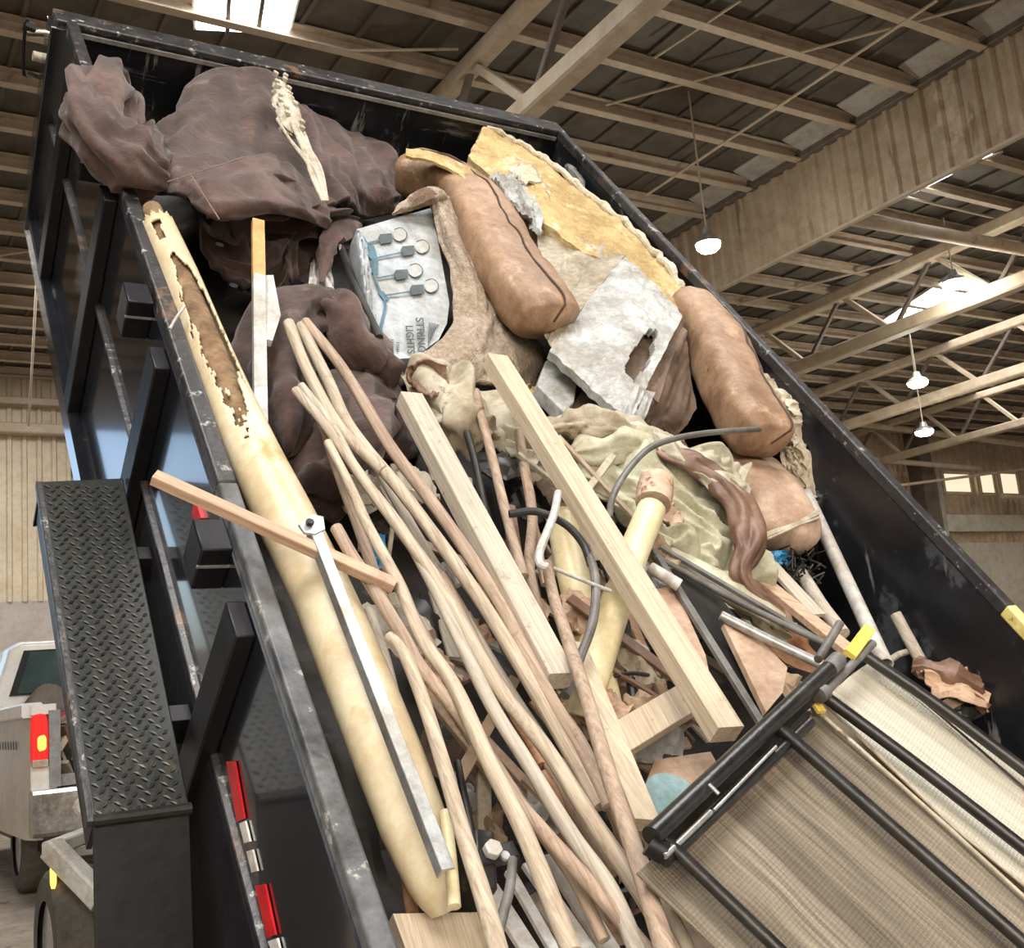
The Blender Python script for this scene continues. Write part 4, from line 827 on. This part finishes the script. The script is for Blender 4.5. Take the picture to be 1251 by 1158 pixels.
# --- cushions
def cushion(name, label, cat, pts, hw, hz, mat, seams=(), e=2.6, pe=5, pucker=.004, seed=0, n=60, m=36, tilt=0):
    """bolster swept along pts; seams = list of angles in degrees (0 = across, 90 = up from the bed)"""
    s = spline(kk(pts), n); L_ = len(s)-1; root = thing(name, label, cat, s[L_]-Nv*hz)
    rings = []; u = Nv.copy()
    for i, p in enumerate(s):
        t = (s[min(i+1, L_)]-s[max(i-1, 0)]).normalized(); u = Nv-t*Nv.dot(t); u.normalize(); w = t.cross(u)
        u, w = u*math.cos(tilt)+w*math.sin(tilt), w*math.cos(tilt)-u*math.sin(tilt)
        x = abs(2*i/L_-1); f = max(.02, (1-x**pe))**(1/pe) if x < 1 else .15
        rings.append((p, u, w, max(f, .15)))
    def pt(r, a, o=0):
        p, u, w, f = r; c, q = math.cos(a), math.sin(a); se = lambda v: math.copysign(abs(v)**(2/e), v)
        d = w*(se(c)*hw*f)+u*(se(q)*hz*f); b_ = p+d
        return b_+d.normalized()*(o+pucker*2*(noise.noise(b_*7+V((seed, 0, 0)))+.5*noise.noise(b_*17)))
    mb = MB()
    for r in rings:
        for j in range(m): mb.v.append(pt(r, j*2*math.pi/m))
    for i in range(L_):
        for j in range(m): mb.f.append((i*m+j, i*m+(j+1) % m, (i+1)*m+(j+1) % m, (i+1)*m+j))
    mb.f.append(tuple(range(m))[::-1]); mb.f.append(tuple(L_*m+j for j in range(m)))
    build('cushion_body', mb, mat, root, auto=80)
    for a in seams: build('piping', MB().tube([pt(r, math.radians(a), .001) for r in rings], .0045, 6), seamm, root)
    return root
sw = cushion('sofa_cushion', 'long tan faux leather cushion curving down beside the folded carpet', 'cushion', [(492, 208, .66), (540, 220, .70), (578, 250, .72), (606, 300, .72), (640, 352, .72), (672, 398, .70)], .125, .085, leather, (95,), seed=1, pe=9, e=3.6, pucker=.007)
build('exposed_foam_edge', patch(grid([[(496, 181, .80), (530, 186, .82), (565, 200, .80), (600, 220, .78)], [(496, 190, .80), (530, 197, .82), (560, 212, .81), (590, 240, .80)]]), 30, 8, .01, .004, 4), foam, sw)
cushion('sofa_cushion', 'tan cushion leaning on the side wall above the frayed pillow', 'cushion', [(838, 366, .66), (862, 400, .68), (886, 450, .68), (912, 500, .68), (936, 545, .66)], .11, .09, leather, (115,), seed=2, pe=6, e=3.4, pucker=.007)
t3 = cushion('throw_pillow', 'pinkish tan pillow with a frayed cord strap below the second cushion', 'pillow', [(905, 560, .50), (930, 590, .53), (950, 625, .54), (965, 668, .52)], .13, .07, leather2, (), seed=3, pe=4, pucker=.008)
rnd = random.Random(9)
for i in range(7):
    o_ = rnd.uniform(-4, 4); build('frayed_cord', MB().tube(spline(kk([(916, 664+o_, .62), (945, 652+o_, .63), (975, 640+o_*.6, .62), (1000, 628+o_*1.5, .60)]), 12), .004, 6), khaki, t3)
# --- foam
def poly(pts, z, off=-.08, ex=None): return MB().slab([k(p[0], p[1], p[2] if len(p) > 2 else z) for p in pts], ex if ex is not None else Nv*off)
fm = thing('foam_slab', 'big torn yellow foam slab with a pale ragged crust behind the cushions', 'foam', k(760, 300, .6))
fo = [(570, 188), (592, 155), (622, 168), (642, 180), (668, 196), (700, 222), (722, 245), (748, 262), (775, 285), (802, 312), (822, 335), (832, 358), (826, 384), (800, 362), (770, 330), (735, 312), (700, 296), (655, 268), (612, 228), (590, 208)]
ctrl = grid([[(592, 154, .72), (650, 184, .72), (712, 234, .72), (772, 282, .72), (832, 350, .70)], [(582, 172, .73), (640, 205, .75), (700, 255, .75), (762, 305, .75), (830, 368, .72)], [(572, 190, .72), (625, 238, .74), (690, 292, .74), (752, 330, .74), (826, 392, .70)]])
build('foam_body', patch(ctrl, 80, 24, .10, .008, 5, (3, 1), 4, .012), foam, fm)
mb = MB(); crust = spline(kk([(594, 156, .73), (640, 178, .73), (668, 197, .73), (702, 224, .73), (745, 258, .73), (782, 290, .73), (820, 328, .73), (832, 352, .72)]), 90)
for i, p in enumerate(crust): crust[i] = p+noise.noise_vector(p*14)*.022
build('pale_crust', MB().tube(crust, .020, 9, [.6+.9*abs(noise.noise(p*23)) for p in crust]), foamw, fm)
build('pale_crust', patch(grid([[(622, 205, .76), (645, 200, .76), (660, 215, .76)], [(640, 225, .76), (660, 222, .76), (672, 240, .76)]]), 14, 10, .01, .01, 4, edge=.02), foamw, fm)
Q('ragged pale foam strip behind the second cushion against the side wall', 'foam_strip', 'foam', patch(grid([[(925, 455, .58), (950, 480, .56), (968, 495, .54)], [(945, 520, .58), (960, 530, .56), (972, 530, .52)], [(955, 570, .56), (975, 580, .54), (986, 600, .50)], [(965, 600, .54), (978, 610, .52), (988, 622, .50)]]), 20, 50, .04, .02, 6, (1, 2), 9, .02), foamw)
Q('white plastic bag bunched between the long cushion and the foam slab', 'plastic_bag', 'bag', patch(grid([[(598, 212, .74), (620, 208, .75), (642, 225, .74)], [(618, 240, .75), (640, 240, .77), (660, 258, .75)], [(636, 262, .74), (652, 268, .75), (662, 285, .73)]]), 30, 30, .02, .02, 4, (1, 1), 12), vinylw)
# --- torn upholstered panel
up_ = thing('upholstered_panel', 'torn white cracked vinyl panel folded over a beige one between the cushions', 'panel', k(740, 420, .6))
def torn(u, v): return (u-.80)**2/.012+(v-.52)**2/.05 > 1+.5*noise.noise(V((u*12, v*12, 0)))
build('white_face', patch(grid([[(762, 312, .76), (798, 345, .76), (834, 386, .74)], [(716, 370, .72), (762, 405, .74), (802, 448, .71)], [(672, 428, .68), (718, 470, .68), (770, 516, .66)]]), 60, 60, .03, .006, 5, (1, 3), 6, .004, fn=torn), vinylw, up_)
build('torn_backing', patch(grid([[(775, 350, .73), (835, 390, .72)], [(735, 440, .66), (805, 490, .66)]]), 20, 20, .01, .015, 6, (1, 1), 3), under, up_)
build('beige_face', patch(grid([[(655, 270, .70), (712, 285, .74), (764, 312, .762)], [(660, 340, .68), (690, 345, .70), (718, 368, .722)], [(660, 400, .64), (668, 415, .66), (676, 428, .682)]]), 40, 40, .03, .006, 4, (2, 1), 16), vinylb, up_)
build('brown_side', patch(grid([[(834, 388, .73), (842, 440, .66), (850, 500, .58)], [(800, 450, .70), (815, 490, .62), (830, 530, .54)], [(770, 515, .65), (790, 522, .58), (815, 540, .52)]]), 30, 30, .02, .01, 3), under, up_)
build('white_flap', patch(grid([[(775, 470, .70), (800, 480, .68)], [(762, 508, .68), (785, 525, .62), ], [(766, 515, .66), (815, 545, .58)]]), 14, 14, .006, .006, 3), vinylw, up_)
Q('small pale carton with an open grey side below the torn white panel', 'small_carton', 'box', poly([(667, 440), (678, 438), (706, 462), (702, 490), (690, 504), (656, 470)], .60, -.05), vinylw, bevel=.004)
Q('small brown carton with a torn pale edge below the torn white panel', 'small_carton', 'box', poly([(722, 460), (795, 522), (760, 528), (694, 502)], .58, -.08), under, bevel=.004)
Q('scrap of yellow foam poking out beside the carpet corner', 'foam_scrap', 'foam', patch(grid([[(640, 470, .56), (655, 478, .56)], [(645, 500, .54), (662, 498, .54)]]), 12, 12, .03, .015, 4, edge=.02), foam)
# --- fabrics in the middle
Q('khaki fabric with a brown pocket draped above the long square boards', 'khaki_cloth', 'fabric', patch(grid([[(488, 452, .60), (525, 440, .64), (565, 446, .64), (605, 470, .60), (650, 500, .56)], [(500, 480, .60), (535, 478, .66), (575, 480, .66), (615, 510, .62), (665, 530, .56)], [(520, 520, .58), (550, 520, .64), (590, 520, .64), (630, 550, .58), (690, 560, .52)], [(540, 560, .50), (570, 550, .54), (610, 560, .54), (650, 590, .50), (700, 590, .46)]]), 100, 80, .015, .05, 2.6, (1.3, 1), 21, crisp=True), khaki)
Q('brown vinyl pocket flap standing up beside the string lights carton base', 'vinyl_flap', 'fabric', patch(grid([[(497, 448, .66), (520, 440, .70), (545, 447, .68)], [(500, 462, .64), (522, 470, .62), (546, 462, .66)], [(506, 470, .66), (525, 482, .68), (545, 474, .66)]]), 30, 20, .01, .01, 3), brownvinyl)
tp_ = thing('sage_vinyl_sheet', 'large pale sage vinyl sheet bunched in deep folds below the cushions', 'tarpaulin', k(850, 700, .5))
build('sheet_body', patch(grid([[(665, 528, .56), (720, 516, .58), (780, 532, .60), (840, 556, .60), (900, 580, .56)], [(690, 575, .56), (745, 572, .60), (800, 575, .62), (855, 600, .62), (908, 630, .58)], [(735, 618, .54), (790, 622, .58), (840, 635, .60), (880, 655, .60), (912, 680, .56)],
      [(780, 655, .54), (820, 668, .57), (860, 690, .58), (900, 712, .56), (950, 745, .52)], [(800, 690, .50), (840, 710, .52), (885, 740, .52), (925, 762, .50), (965, 785, .46)]]), 150, 130, .012, .075, 2.4, (1, 1.9), 31, crisp=True), tarpm, tp_)
build('rolled_hem', limb(kk([(800, 672, .60), (850, 700, .61), (900, 728, .60), (945, 752, .58), (958, 768, .56)]), [.025, .032, .034, .03, .02], 3, 50, 18, .010, 12), tarpm, tp_)
build('upper_flap', patch(grid([[(790, 530, .64), (845, 542, .66), (880, 553, .66), (912, 572, .64)], [(800, 545, .67), (850, 565, .69), (885, 580, .69), (918, 605, .65)], [(820, 560, .66), (860, 590, .68), (892, 615, .68), (915, 645, .62)]]), 60, 40, .008, .03, 2, (1.4, 1), 44, crisp=True), pm('cream_vinyl', (.42, .40, .31), (.62, .59, .48), 5, .5, .15, 60, spots=[((.3, .22, .15), 8, .62)]), tp_)
build('upper_lip', limb(kk([(700, 555, .62), (760, 545, .64), (820, 560, .64)]), [.03, .05, .03], 19, 40, 20, .02, 10), tarpm, tp_)
Q('bunch of frayed greenish fabric strips below the small cartons', 'frayed_fabric', 'fabric', limb(kk([(662, 525, .62), (700, 518, .64), (750, 524, .66), (800, 535, .64), (840, 545, .62)]), [.03, .05, .05, .045, .02], 12, 60, 26, .03, 18), khaki)
Q('brown vinyl strip twisting down between the sage sheet and the pillow', 'vinyl_strip', 'fabric', limb(kk([(800, 548, .66), (845, 565, .68), (882, 590, .69), (908, 625, .68), (916, 665, .67), (908, 700, .64), (925, 725, .62), (955, 745, .60), (965, 770, .58)]), [.02, .045, .045, .04, .038, .03, .022, .016, .012], 7, 110, 28, .034, 9), brownvinyl)
Q('blue plastic tarpaulin corner tucked under the pillow', 'blue_tarpaulin', 'tarpaulin', patch(grid([[(930, 678, .50), (950, 672, .52), (968, 676, .50)], [(935, 692, .48), (950, 690, .50), (962, 690, .48)]]), 16, 10, .006, .012, 4), blue)
Q('blue plastic scrap between the broken pipe and the side wall rail', 'blue_tarpaulin', 'tarpaulin', patch(grid([[(302, 575, .60), (318, 600, .60)], [(312, 630, .58), (342, 645, .58)]]), 12, 12, .006, .012, 4), blue)
Q('blue plastic scrap deep between the upper poles', 'blue_tarpaulin', 'tarpaulin', patch(grid([[(448, 650, .60), (470, 655, .60)], [(452, 690, .58), (478, 695, .58)]]), 12, 12, .006, .012, 4), blue)
Q('pale blue plastic lid showing under the end of the chair frame', 'plastic_disc', 'disc', MB().prism([k(822, 985, .62), k(822, 985, .62)+Nv*.015], [(.07*math.cos(a*.2618), .07*math.sin(a*.2618)) for a in range(24)], Wv), teal)
# --- cream pipes
smallpipe('cream pipe with a rusty capped end crossing beneath the long square board', [(796, 622, .74), (765, 700, .70), (722, 835, .64), (708, 880, .60)], .038, pvc, [(798, 616, .745), (802, 588, .76)], pm('rust_pink_fitting', (.52, .36, .27), (.66, .55, .42), 14, .7, .3, spots=[((.25, .08, .06), 12, .55)]))
smallpipe('yellowed cream pipe standing behind the grey hose', [(686, 632, .62), (700, 700, .60), (722, 790, .58), (742, 880, .56)], .042, pvc)
smallpipe('long white plastic pipe leaning along the side wall beyond the pillow', [(984, 602, .46), (1030, 700, .50), (1082, 812, .56)], .022, pvcg)
stick('white plastic elbow poking out under the square board', [(795, 695, .68), (812, 705, .69), (830, 716, .69)], 16, pvcg, 'pipe_elbow', 'pipe')
# --- hoses, hook, cord
def hose(label, pts, dpx, mat, name='hose', cat='hose', n=10):
    s = spline(kk(pts), 14*(len(pts)-1)); r = pxw(pts[0][0], pts[0][1], pts[0][2], dpx/2); return Q(label, name, cat, MB().tube(s, r, n), mat)
hose('black hose arching over the thin poles beneath the square board', [(622, 628, .74), (655, 625, .76), (690, 640, .77), (712, 664, .76), (722, 690, .75)], 10, hosek)
hose('grey hose hanging down in front of the yellowed cream pipe', [(716, 668, .75), (727, 705, .76), (725, 755, .76), (708, 805, .76), (690, 850, .75)], 11, hoseg)
hose('grey hose looping out across the sage sheet towards the second cushion', [(744, 632, .74), (750, 603, .76), (772, 568, .77), (802, 543, .77), (855, 530, .77), (928, 524, .76)], 9, hoseg)
hose('thin white cord tied across the yellowed cream pipe', [(676, 694, .78), (700, 704, .78), (725, 714, .77), (746, 722, .76)], 5, whitep, 'cord', 'cord')
hose('white plastic hook hanging at the top of the grey wired pole', [(682, 602, .80), (676, 630, .80), (660, 672, .80), (659, 688, .80), (668, 693, .80)], 10, whitep, 'plastic_hook', 'hook')
hose('black wire crossing in the shadow beside the rusty capped pipe', [(744, 828, .60), (770, 822, .62), (800, 826, .62)], 5, hosek, 'wire', 'wire')
hose('black strap hanging in the gap under the square board', [(764, 760, .58), (768, 810, .60), (778, 880, .58)], 12, hosek, 'strap', 'strap')
hose('thin black cable running beside the square board', [(728, 660, .70), (740, 700, .70), (752, 740, .68)], 6, hosek, 'wire', 'wire')
# --- window screen, plywood, metal poles on the far side
ws = thing('window_screen', 'dark dusty window screen with a narrow metal frame under the sage sheet', 'screen', k(930, 880, .62))
build('mesh_panel', MB().slab([k(798, 672, .66), k(868, 715, .64), (k(905, 760, .63)), k(965, 862, .64), k(932, 886, .66)], -Nv*.004), glassd, ws, smooth=False)
build('frame_bar', MB().bar(k(798, 672, .67), k(930, 884, .67), .02, .014, Nv), hoseg, ws)
build('frame_bar', MB().bar(k(806, 668, .665), k(1000, 782, .63), .014, .012, Nv), hoseg, ws)
Q('pinkish plywood scrap with rounded corner beside the chair frame top', 'plywood_scrap', 'plywood', poly([(884, 762), (925, 778), (962, 815), (956, 846), (936, 870)], .69, -.015), ply, smooth=False)
Q('pinkish plywood sliver under the long square board', 'plywood_scrap', 'plywood', poly([(798, 720), (824, 716), (862, 800), (872, 850), (846, 838)], .66, -.012), ply, smooth=False)
Q('pinkish plywood scrap in the hollow beside the chair frame', 'plywood_scrap', 'plywood', poly([(782, 975), (800, 928), (868, 918), (880, 940), (838, 978)], .62, -.012), ply, smooth=False)
board('brown wooden plank running down behind the sage sheet to the yellow tab', (912, 695, .56), (1040, 798, .60), 22, .02, lumr)
board('pale splintered board lying on the brown plank by the blue tarpaulin', (940, 688, .57), (1000, 752, .59), 22, .012, lumg)
stick('shiny silver pole running to the top corner of the chair frame', [(880, 752, .70), (940, 782, .71), (1004, 812, .72)], 13, alu, 'metal_pole', 'pole')
stick('thin grey metal rod above the shiny silver pole', [(800, 680, .67), (900, 735, .66), (1005, 785, .66)], 8, hoseg, 'metal_rod', 'rod')
stick('grey driftwood stick below the black tangle', [(978, 700, .48), (1000, 735, .52), (1030, 775, .54)], 17, pole3, 'driftwood_stick', 'stick')
stick('knotty grey branch standing against the inner side wall', [(1093, 750, .40), (1112, 785, .42), (1140, 830, .44), (1185, 870, .46)], 15, pole3, 'branch', 'branch')
stick('side twig of the branch by the inner side wall', [(1115, 795, .42), (1098, 800, .44), (1086, 808, .46)], 8, pole3, 'twig', 'branch')
stick('short grey rod crossing the top corner of the chair frame', [(1028, 762, .86), (1015, 785, .86), (1002, 806, .86)], 11, hoseg, 'metal_rod', 'rod')
bt = MB(); rnd = random.Random(3)
for i in range(40):
    c = k(rnd.uniform(960, 1000), rnd.uniform(672, 712), .48+rnd.random()*.03); d1, d2 = [V((rnd.uniform(-1, 1), rnd.uniform(-1, 1), rnd.uniform(-1, 1)))*.03 for _ in range(2)]
    bt.tube(spline([c-d1, c+d2, c+d1], 6), .003, 5)
Q('tangled black netting bunched below the pillow', 'black_netting', 'netting', bt, hosek)
# --- low end of the bed
Q('pale plank lying across the low end of the bed beside the side rail', 'wide_plank', 'board', poly([(480, 1116), (606, 1114), (625, 1180), (505, 1185)], .68, -.03), lumber, smooth=False)
for i, (a, b, w_, lb) in enumerate((((598, 1085), (665, 1190), 24, 'wide white vinyl trim strip at the low end'), ((622, 1065), (690, 1185), 14, 'narrow grey white trim strip beside the wide one'), ((645, 1055), (735, 1185), 20, 'pale green white trim strip under the poles'), ((672, 1045), (760, 1185), 26, 'grey trim strip furthest under the poles'))):
    board(lb, (a[0], a[1], .72+.005*i), (b[0], b[1], .74+.005*i), w_, .012, whitep if i != 3 else pvcg, 'trim_strip', 'trim', group='vinyl trim strips')
cl = thing('steel_clamp', 'black steel clamp with a pale bolt wedged among the low ends of the poles', 'clamp', k(595, 1050, .76))
build('clamp_arm', MB().bar(k(578, 1052, .80), k(628, 1040, .80), .03, .02, Nv), blackp, cl)
build('clamp_body', MB().bar(k(588, 1020, .79), k(592, 1090, .79), .035, .03, Nv), blackp, cl, bevel=.003)
build('bolt_head', MB().prism([k(600, 1041, .81), k(600, 1041, .81)+Nv*.015], [(.016*math.cos(a*1.0472), .016*math.sin(a*1.0472)) for a in range(6)], Wv), pvcg, cl, bevel=.002)
build('washer', MB().prism([k(616, 1047, .81), k(616, 1047, .81)+Nv*.006], [(.008*math.cos(a*.5236), .008*math.sin(a*.5236)) for a in range(12)], Wv), alu, cl)
# pale rags and scraps near the brown cloth
Q('white rag hanging out of the brown garment cuff', 'white_rag', 'rag', patch(grid([[(380, 320, .60), (402, 318, .60)], [(374, 355, .60), (408, 350, .61)], [(352, 372, .60), (398, 372, .61)]]), 16, 16, .01, .015, 4), whitep)
Q('cream scrap behind the long black tube', 'cream_scrap', 'rag', patch(grid([[(424, 320, .60), (440, 324, .60)], [(438, 350, .60), (455, 355, .60)], [(448, 400, .56), (462, 402, .56)]]), 14, 20, .01, .012, 4), khaki)
stick('narrow white slat beside the long black tube', [(416, 300, .65), (428, 338, .65), (440, 375, .65)], 6, whitep, 'white_batten', 'batten')
stick('white slat next to the cuff of the brown garment', [(398, 340, .62), (410, 362, .62), (422, 392, .62)], 8, whitep, 'white_batten', 'batten')
Q('grey felt roll end standing behind the yellow foam slab', 'felt_roll', 'roll', limb(kk([(692, 200, .60), (700, 215, .62), (712, 232, .62)]), [.025, .03, .03], 2, 20, 16, .006, 20), hoseg)
stick('small pale twig sticking over the side wall rail by the pipe break', [(206, 404, .80), (214, 390, .81), (224, 376, .82)], 4, pvcg, 'twig', 'stick')
stick('white dowel end behind the forked poles', [(540, 690, .70), (552, 705, .70), (560, 716, .70)], 9, whitep, 'white_dowel', 'stick')
hose('thin twisted wire hanging by the foot of the greyed square board', [(600, 735, .70), (615, 760, .70), (612, 790, .70), (628, 815, .70)], 4, hoseg, 'wire', 'wire')
# anonymous scrap filling the gaps
rnd = random.Random(11); fm_ = [pole2, pole3, khaki, lumr, brownvinyl, whitep, hosek, cardb, lumg, rust, ply, under]
def inside(px, py):
    return 395+(py-560)*.42 < px < 840 and not (px > 780 and py > 900)
cnt = 0
while cnt < 95:
    px, py = rnd.uniform(400, 830), rnd.uniform(560, 1150)
    if not inside(px, py): continue
    z = .44+.2*rnd.random()+.05*(py-560)/600; c = k(px, py, z); m_ = fm_[rnd.randrange(len(fm_))]
    a_ = rnd.gauss(.15, .5); d = (Lv*math.cos(a_)-Wv*math.sin(a_)+Nv*rnd.uniform(-.15, .15)).normalized(); l_ = rnd.uniform(.06, .22)
    if rnd.random() < .6: mb = MB().bar(c-d*l_, c+d*l_, rnd.uniform(.01, .035), rnd.uniform(.006, .015), Nv); nm, ct = 'wood_scrap', 'scrap'; lb = 'dusty sliver of scrap lying deep among the poles'
    else:
        w__ = d.cross(Nv)*rnd.uniform(.03, .07); d2 = d*rnd.uniform(.04, .08)
        mb = patch([[c-d2-w__, c-d2*1.2, c-d2+w__], [c-w__*1.2, c+Nv*.03, c+w__], [c+d2-w__, c+d2*1.1, c+d2+w__*.7]], 9, 9, .006, .02, 3, (1, 1), cnt); nm, ct = 'fabric_scrap', 'scrap'; lb = 'crumpled rag scrap lying deep among the poles'
    Q(lb, nm, ct, mb, m_, 'slivers deep in the load' if nm == 'wood_scrap' else 'rag scraps deep in the load'); cnt += 1
for i in range(46):
    px, py = rnd.choice([(rnd.uniform(800, 985), rnd.uniform(700, 880)), (rnd.uniform(740, 860), rnd.uniform(790, 960)), (rnd.uniform(1085, 1175), rnd.uniform(835, 885))])
    if py > 1500-.78*px+ (0) and px < 1000 and py > 1870-px: continue
    z = .36+.16*rnd.random(); c = k(px, py, z); m_ = fm_[rnd.randrange(len(fm_))]
    a_ = rnd.gauss(.9, .6); d = (Lv*math.cos(a_)-Wv*math.sin(a_)).normalized(); l_ = rnd.uniform(.05, .2)
    if rnd.random() < .5: Q('splinter of scrap wood lying low near the far side wall', 'wood_splinter', 'scrap', MB().bar(c-d*l_, c+d*l_, rnd.uniform(.008, .04), rnd.uniform(.006, .012), Nv), m_, 'splinters near the far wall')
    else:
        w__ = d.cross(Nv)*rnd.uniform(.03, .08); d2 = d*rnd.uniform(.05, .12)
        Q('crumpled sheet scrap lying low near the far side wall', 'sheet_scrap', 'scrap', patch([[c-d2-w__, c-d2*1.2, c-d2+w__], [c-w__*1.2, c+Nv*.04, c+w__], [c+d2-w__, c+d2*1.1, c+d2+w__*.7]], 12, 12, .005, .03, 2, (1, 1), i, crisp=True), m_, 'sheet scraps near the far wall')
# ================================================================== LOUNGE CHAIRS
zc2 = .97; dirB = (k(1251, 1150, zc2, False)-k(945, 880, zc2, False)); dirA = (k(1251, 1040, zc2, False)-k(1005, 850, zc2, False))
slB = weave('brown_sling_mesh', (.085, .065, .046), (.27, .23, .175), dirB, 130, 9, (1.1, 1.1, 1.05), (.50, .46, .42))
slA = weave('pale_sling_mesh', (.40, .375, .30), (.56, .53, .44), dirA, 120, 6, (1, 1, 1), (.9, .88, .85))
K0 = lambda px, py, z: k(px, py, z, False)
def seg(a, b, rpx, z, mat, name, par, z2=None, n=14, mid=None):
    p0, p1 = K0(*a, z), K0(*b, z2 or z); r = rpx/F*(((p0*2+p1)/3-CAM).dot(CF))
    pts = [p0, p1] if not mid else spline([p0, K0(*mid, z), p1], 16)
    return build(name, MB().tube(pts, r, n), mat, par)
cb = thing('sling_lounge_chair', 'black tube lounge chair with a brown striped mesh sling, front of the load', 'chair', K0(880, 1000, zc2-.05))
build('sling', patch([[K0(*p, zc2-.03) for p in r] for r in [[(778, 1066), (862, 990), (930, 928), (996, 868)], [(910, 1190), (1000, 1110), (1085, 1050), (1165, 1020)], [(1040, 1310), (1145, 1240), (1240, 1210), (1340, 1180)]]], 50, 50, .004, .004, 2), slB, cb)
build('sling_hem', MB().tube([K0(996, 866, zc2-.02), K0(1165, 1017, zc2-.02), K0(1340, 1177, zc2-.02)], .004, 8), khaki, cb)
seg((796, 1022), (1012, 818), 12.5, zc2+.02, blackp, 'head_tube', cb)
seg((812, 1052), (990, 882), 8, zc2, blackp, 'cross_tube', cb)
build('frame_plate', MB().slab([K0(806, 1012, zc2), K0(1003, 830, zc2), K0(1012, 842, zc2), K0(820, 1030, zc2)], -Nv*.01), blackp, cb)
seg((806, 1020), (985, 1192), 8.5, zc2+.01, blackp, 'side_tube', cb)
seg((944, 882), (1330, 1222), 8.5, zc2+.01, blackp, 'side_tube', cb)
seg((792, 1030), (812, 1042), 15, zc2+.005, matteb, 'tube_end_cap', cb); seg((812, 1046), (868, 992), 4, zc2+.015, alu, 'bright_strip', cb); seg((872, 990), (948, 912), 2.2, zc2+.015, alu, 'bright_strip', cb)  # end cap, then two thin bright strips along the cross tube
seg((1012, 818), (1024, 806), 11, zc2+.02, hoseg, 'tube_end_cap', cb); seg((866, 958), (878, 970), 2.5, zc2+.04, alu, 'bolt', cb)
ca = thing('sling_lounge_chair', 'black tube lounge chair with a pale cream mesh sling and yellow tab', 'chair', K0(1030, 830, zc2-.05))
build('sling', patch([[K0(*p, zc2-.035) for p in r] for r in [[(1006, 856), (1036, 828), (1066, 806)], [(1165, 1008), (1175, 940), (1180, 892)], [(1350, 1160), (1345, 1080), (1340, 1012)]]], 40, 50, .004, .003, 2), slA, ca)
build('sling_seam', MB().tube(spline([K0(1068, 812, zc2-.028), K0(1130, 858, zc2-.028), K0(1251, 962, zc2-.028), K0(1340, 1035, zc2-.028)], 20), .003, 6), seamm, ca)
build('sling_hem', MB().tube([K0(1006, 858, zc2-.03), K0(1165, 1010, zc2-.03), K0(1350, 1162, zc2-.03)], .004, 8), lumg, ca)
seg((1004, 848), (1340, 1106), 8, zc2, blackp, 'side_tube', ca, mid=(1130, 942)); seg((1056, 800), (1340, 1008), 7.5, zc2, blackp, 'side_tube', ca, mid=(1160, 872))
seg((1002, 852), (1066, 786), 5.5, zc2+.01, hoseg, 'head_bar', ca); seg((1000, 850), (1008, 845), 10, zc2+.015, hoseg, 'tube_end_cap', ca)
p0, p1 = K0(1038, 800, zc2+.02), K0(1062, 768, zc2+.02); build('yellow_tab', MB().bar(p0, p1, .026, .012, Nv), pm('yellow_tab', (.82, .66, .1), (.9, .75, .2), 8, .5), ca)
p0, p1 = K0(994, 855, zc2-.01), K0(1004, 870, zc2-.01); build('yellow_tab', MB().bar(p0, p1, .02, .008, Nv), MATS['yellow_tab'], ca)
Q('cream slotted board lying beneath the gap between the two mesh slings', 'slotted_board', 'board', MB().slab([K0(996, 846, .86), K0(1034, 850, .86), K0(1200, 1010, .86), K0(1330, 1120, .86), K0(1300, 1160, .86), K0(1150, 1020, .86)], -Nv*.02), lumber, smooth=False)
Q('weathered sheet of scrap panel lying under the mesh chairs', 'scrap_panel', 'panel', poly([(800, 1120), (1040, 900), (1140, 960), (1340, 1200), (1100, 1300), (840, 1250)], .70, -.02, None) if False else MB().slab([K0(*p, .66) for p in ((800, 1100), (1000, 900), (1080, 930), (1300, 1130), (1200, 1250), (850, 1240))], -Nv*.02), under, smooth=False)
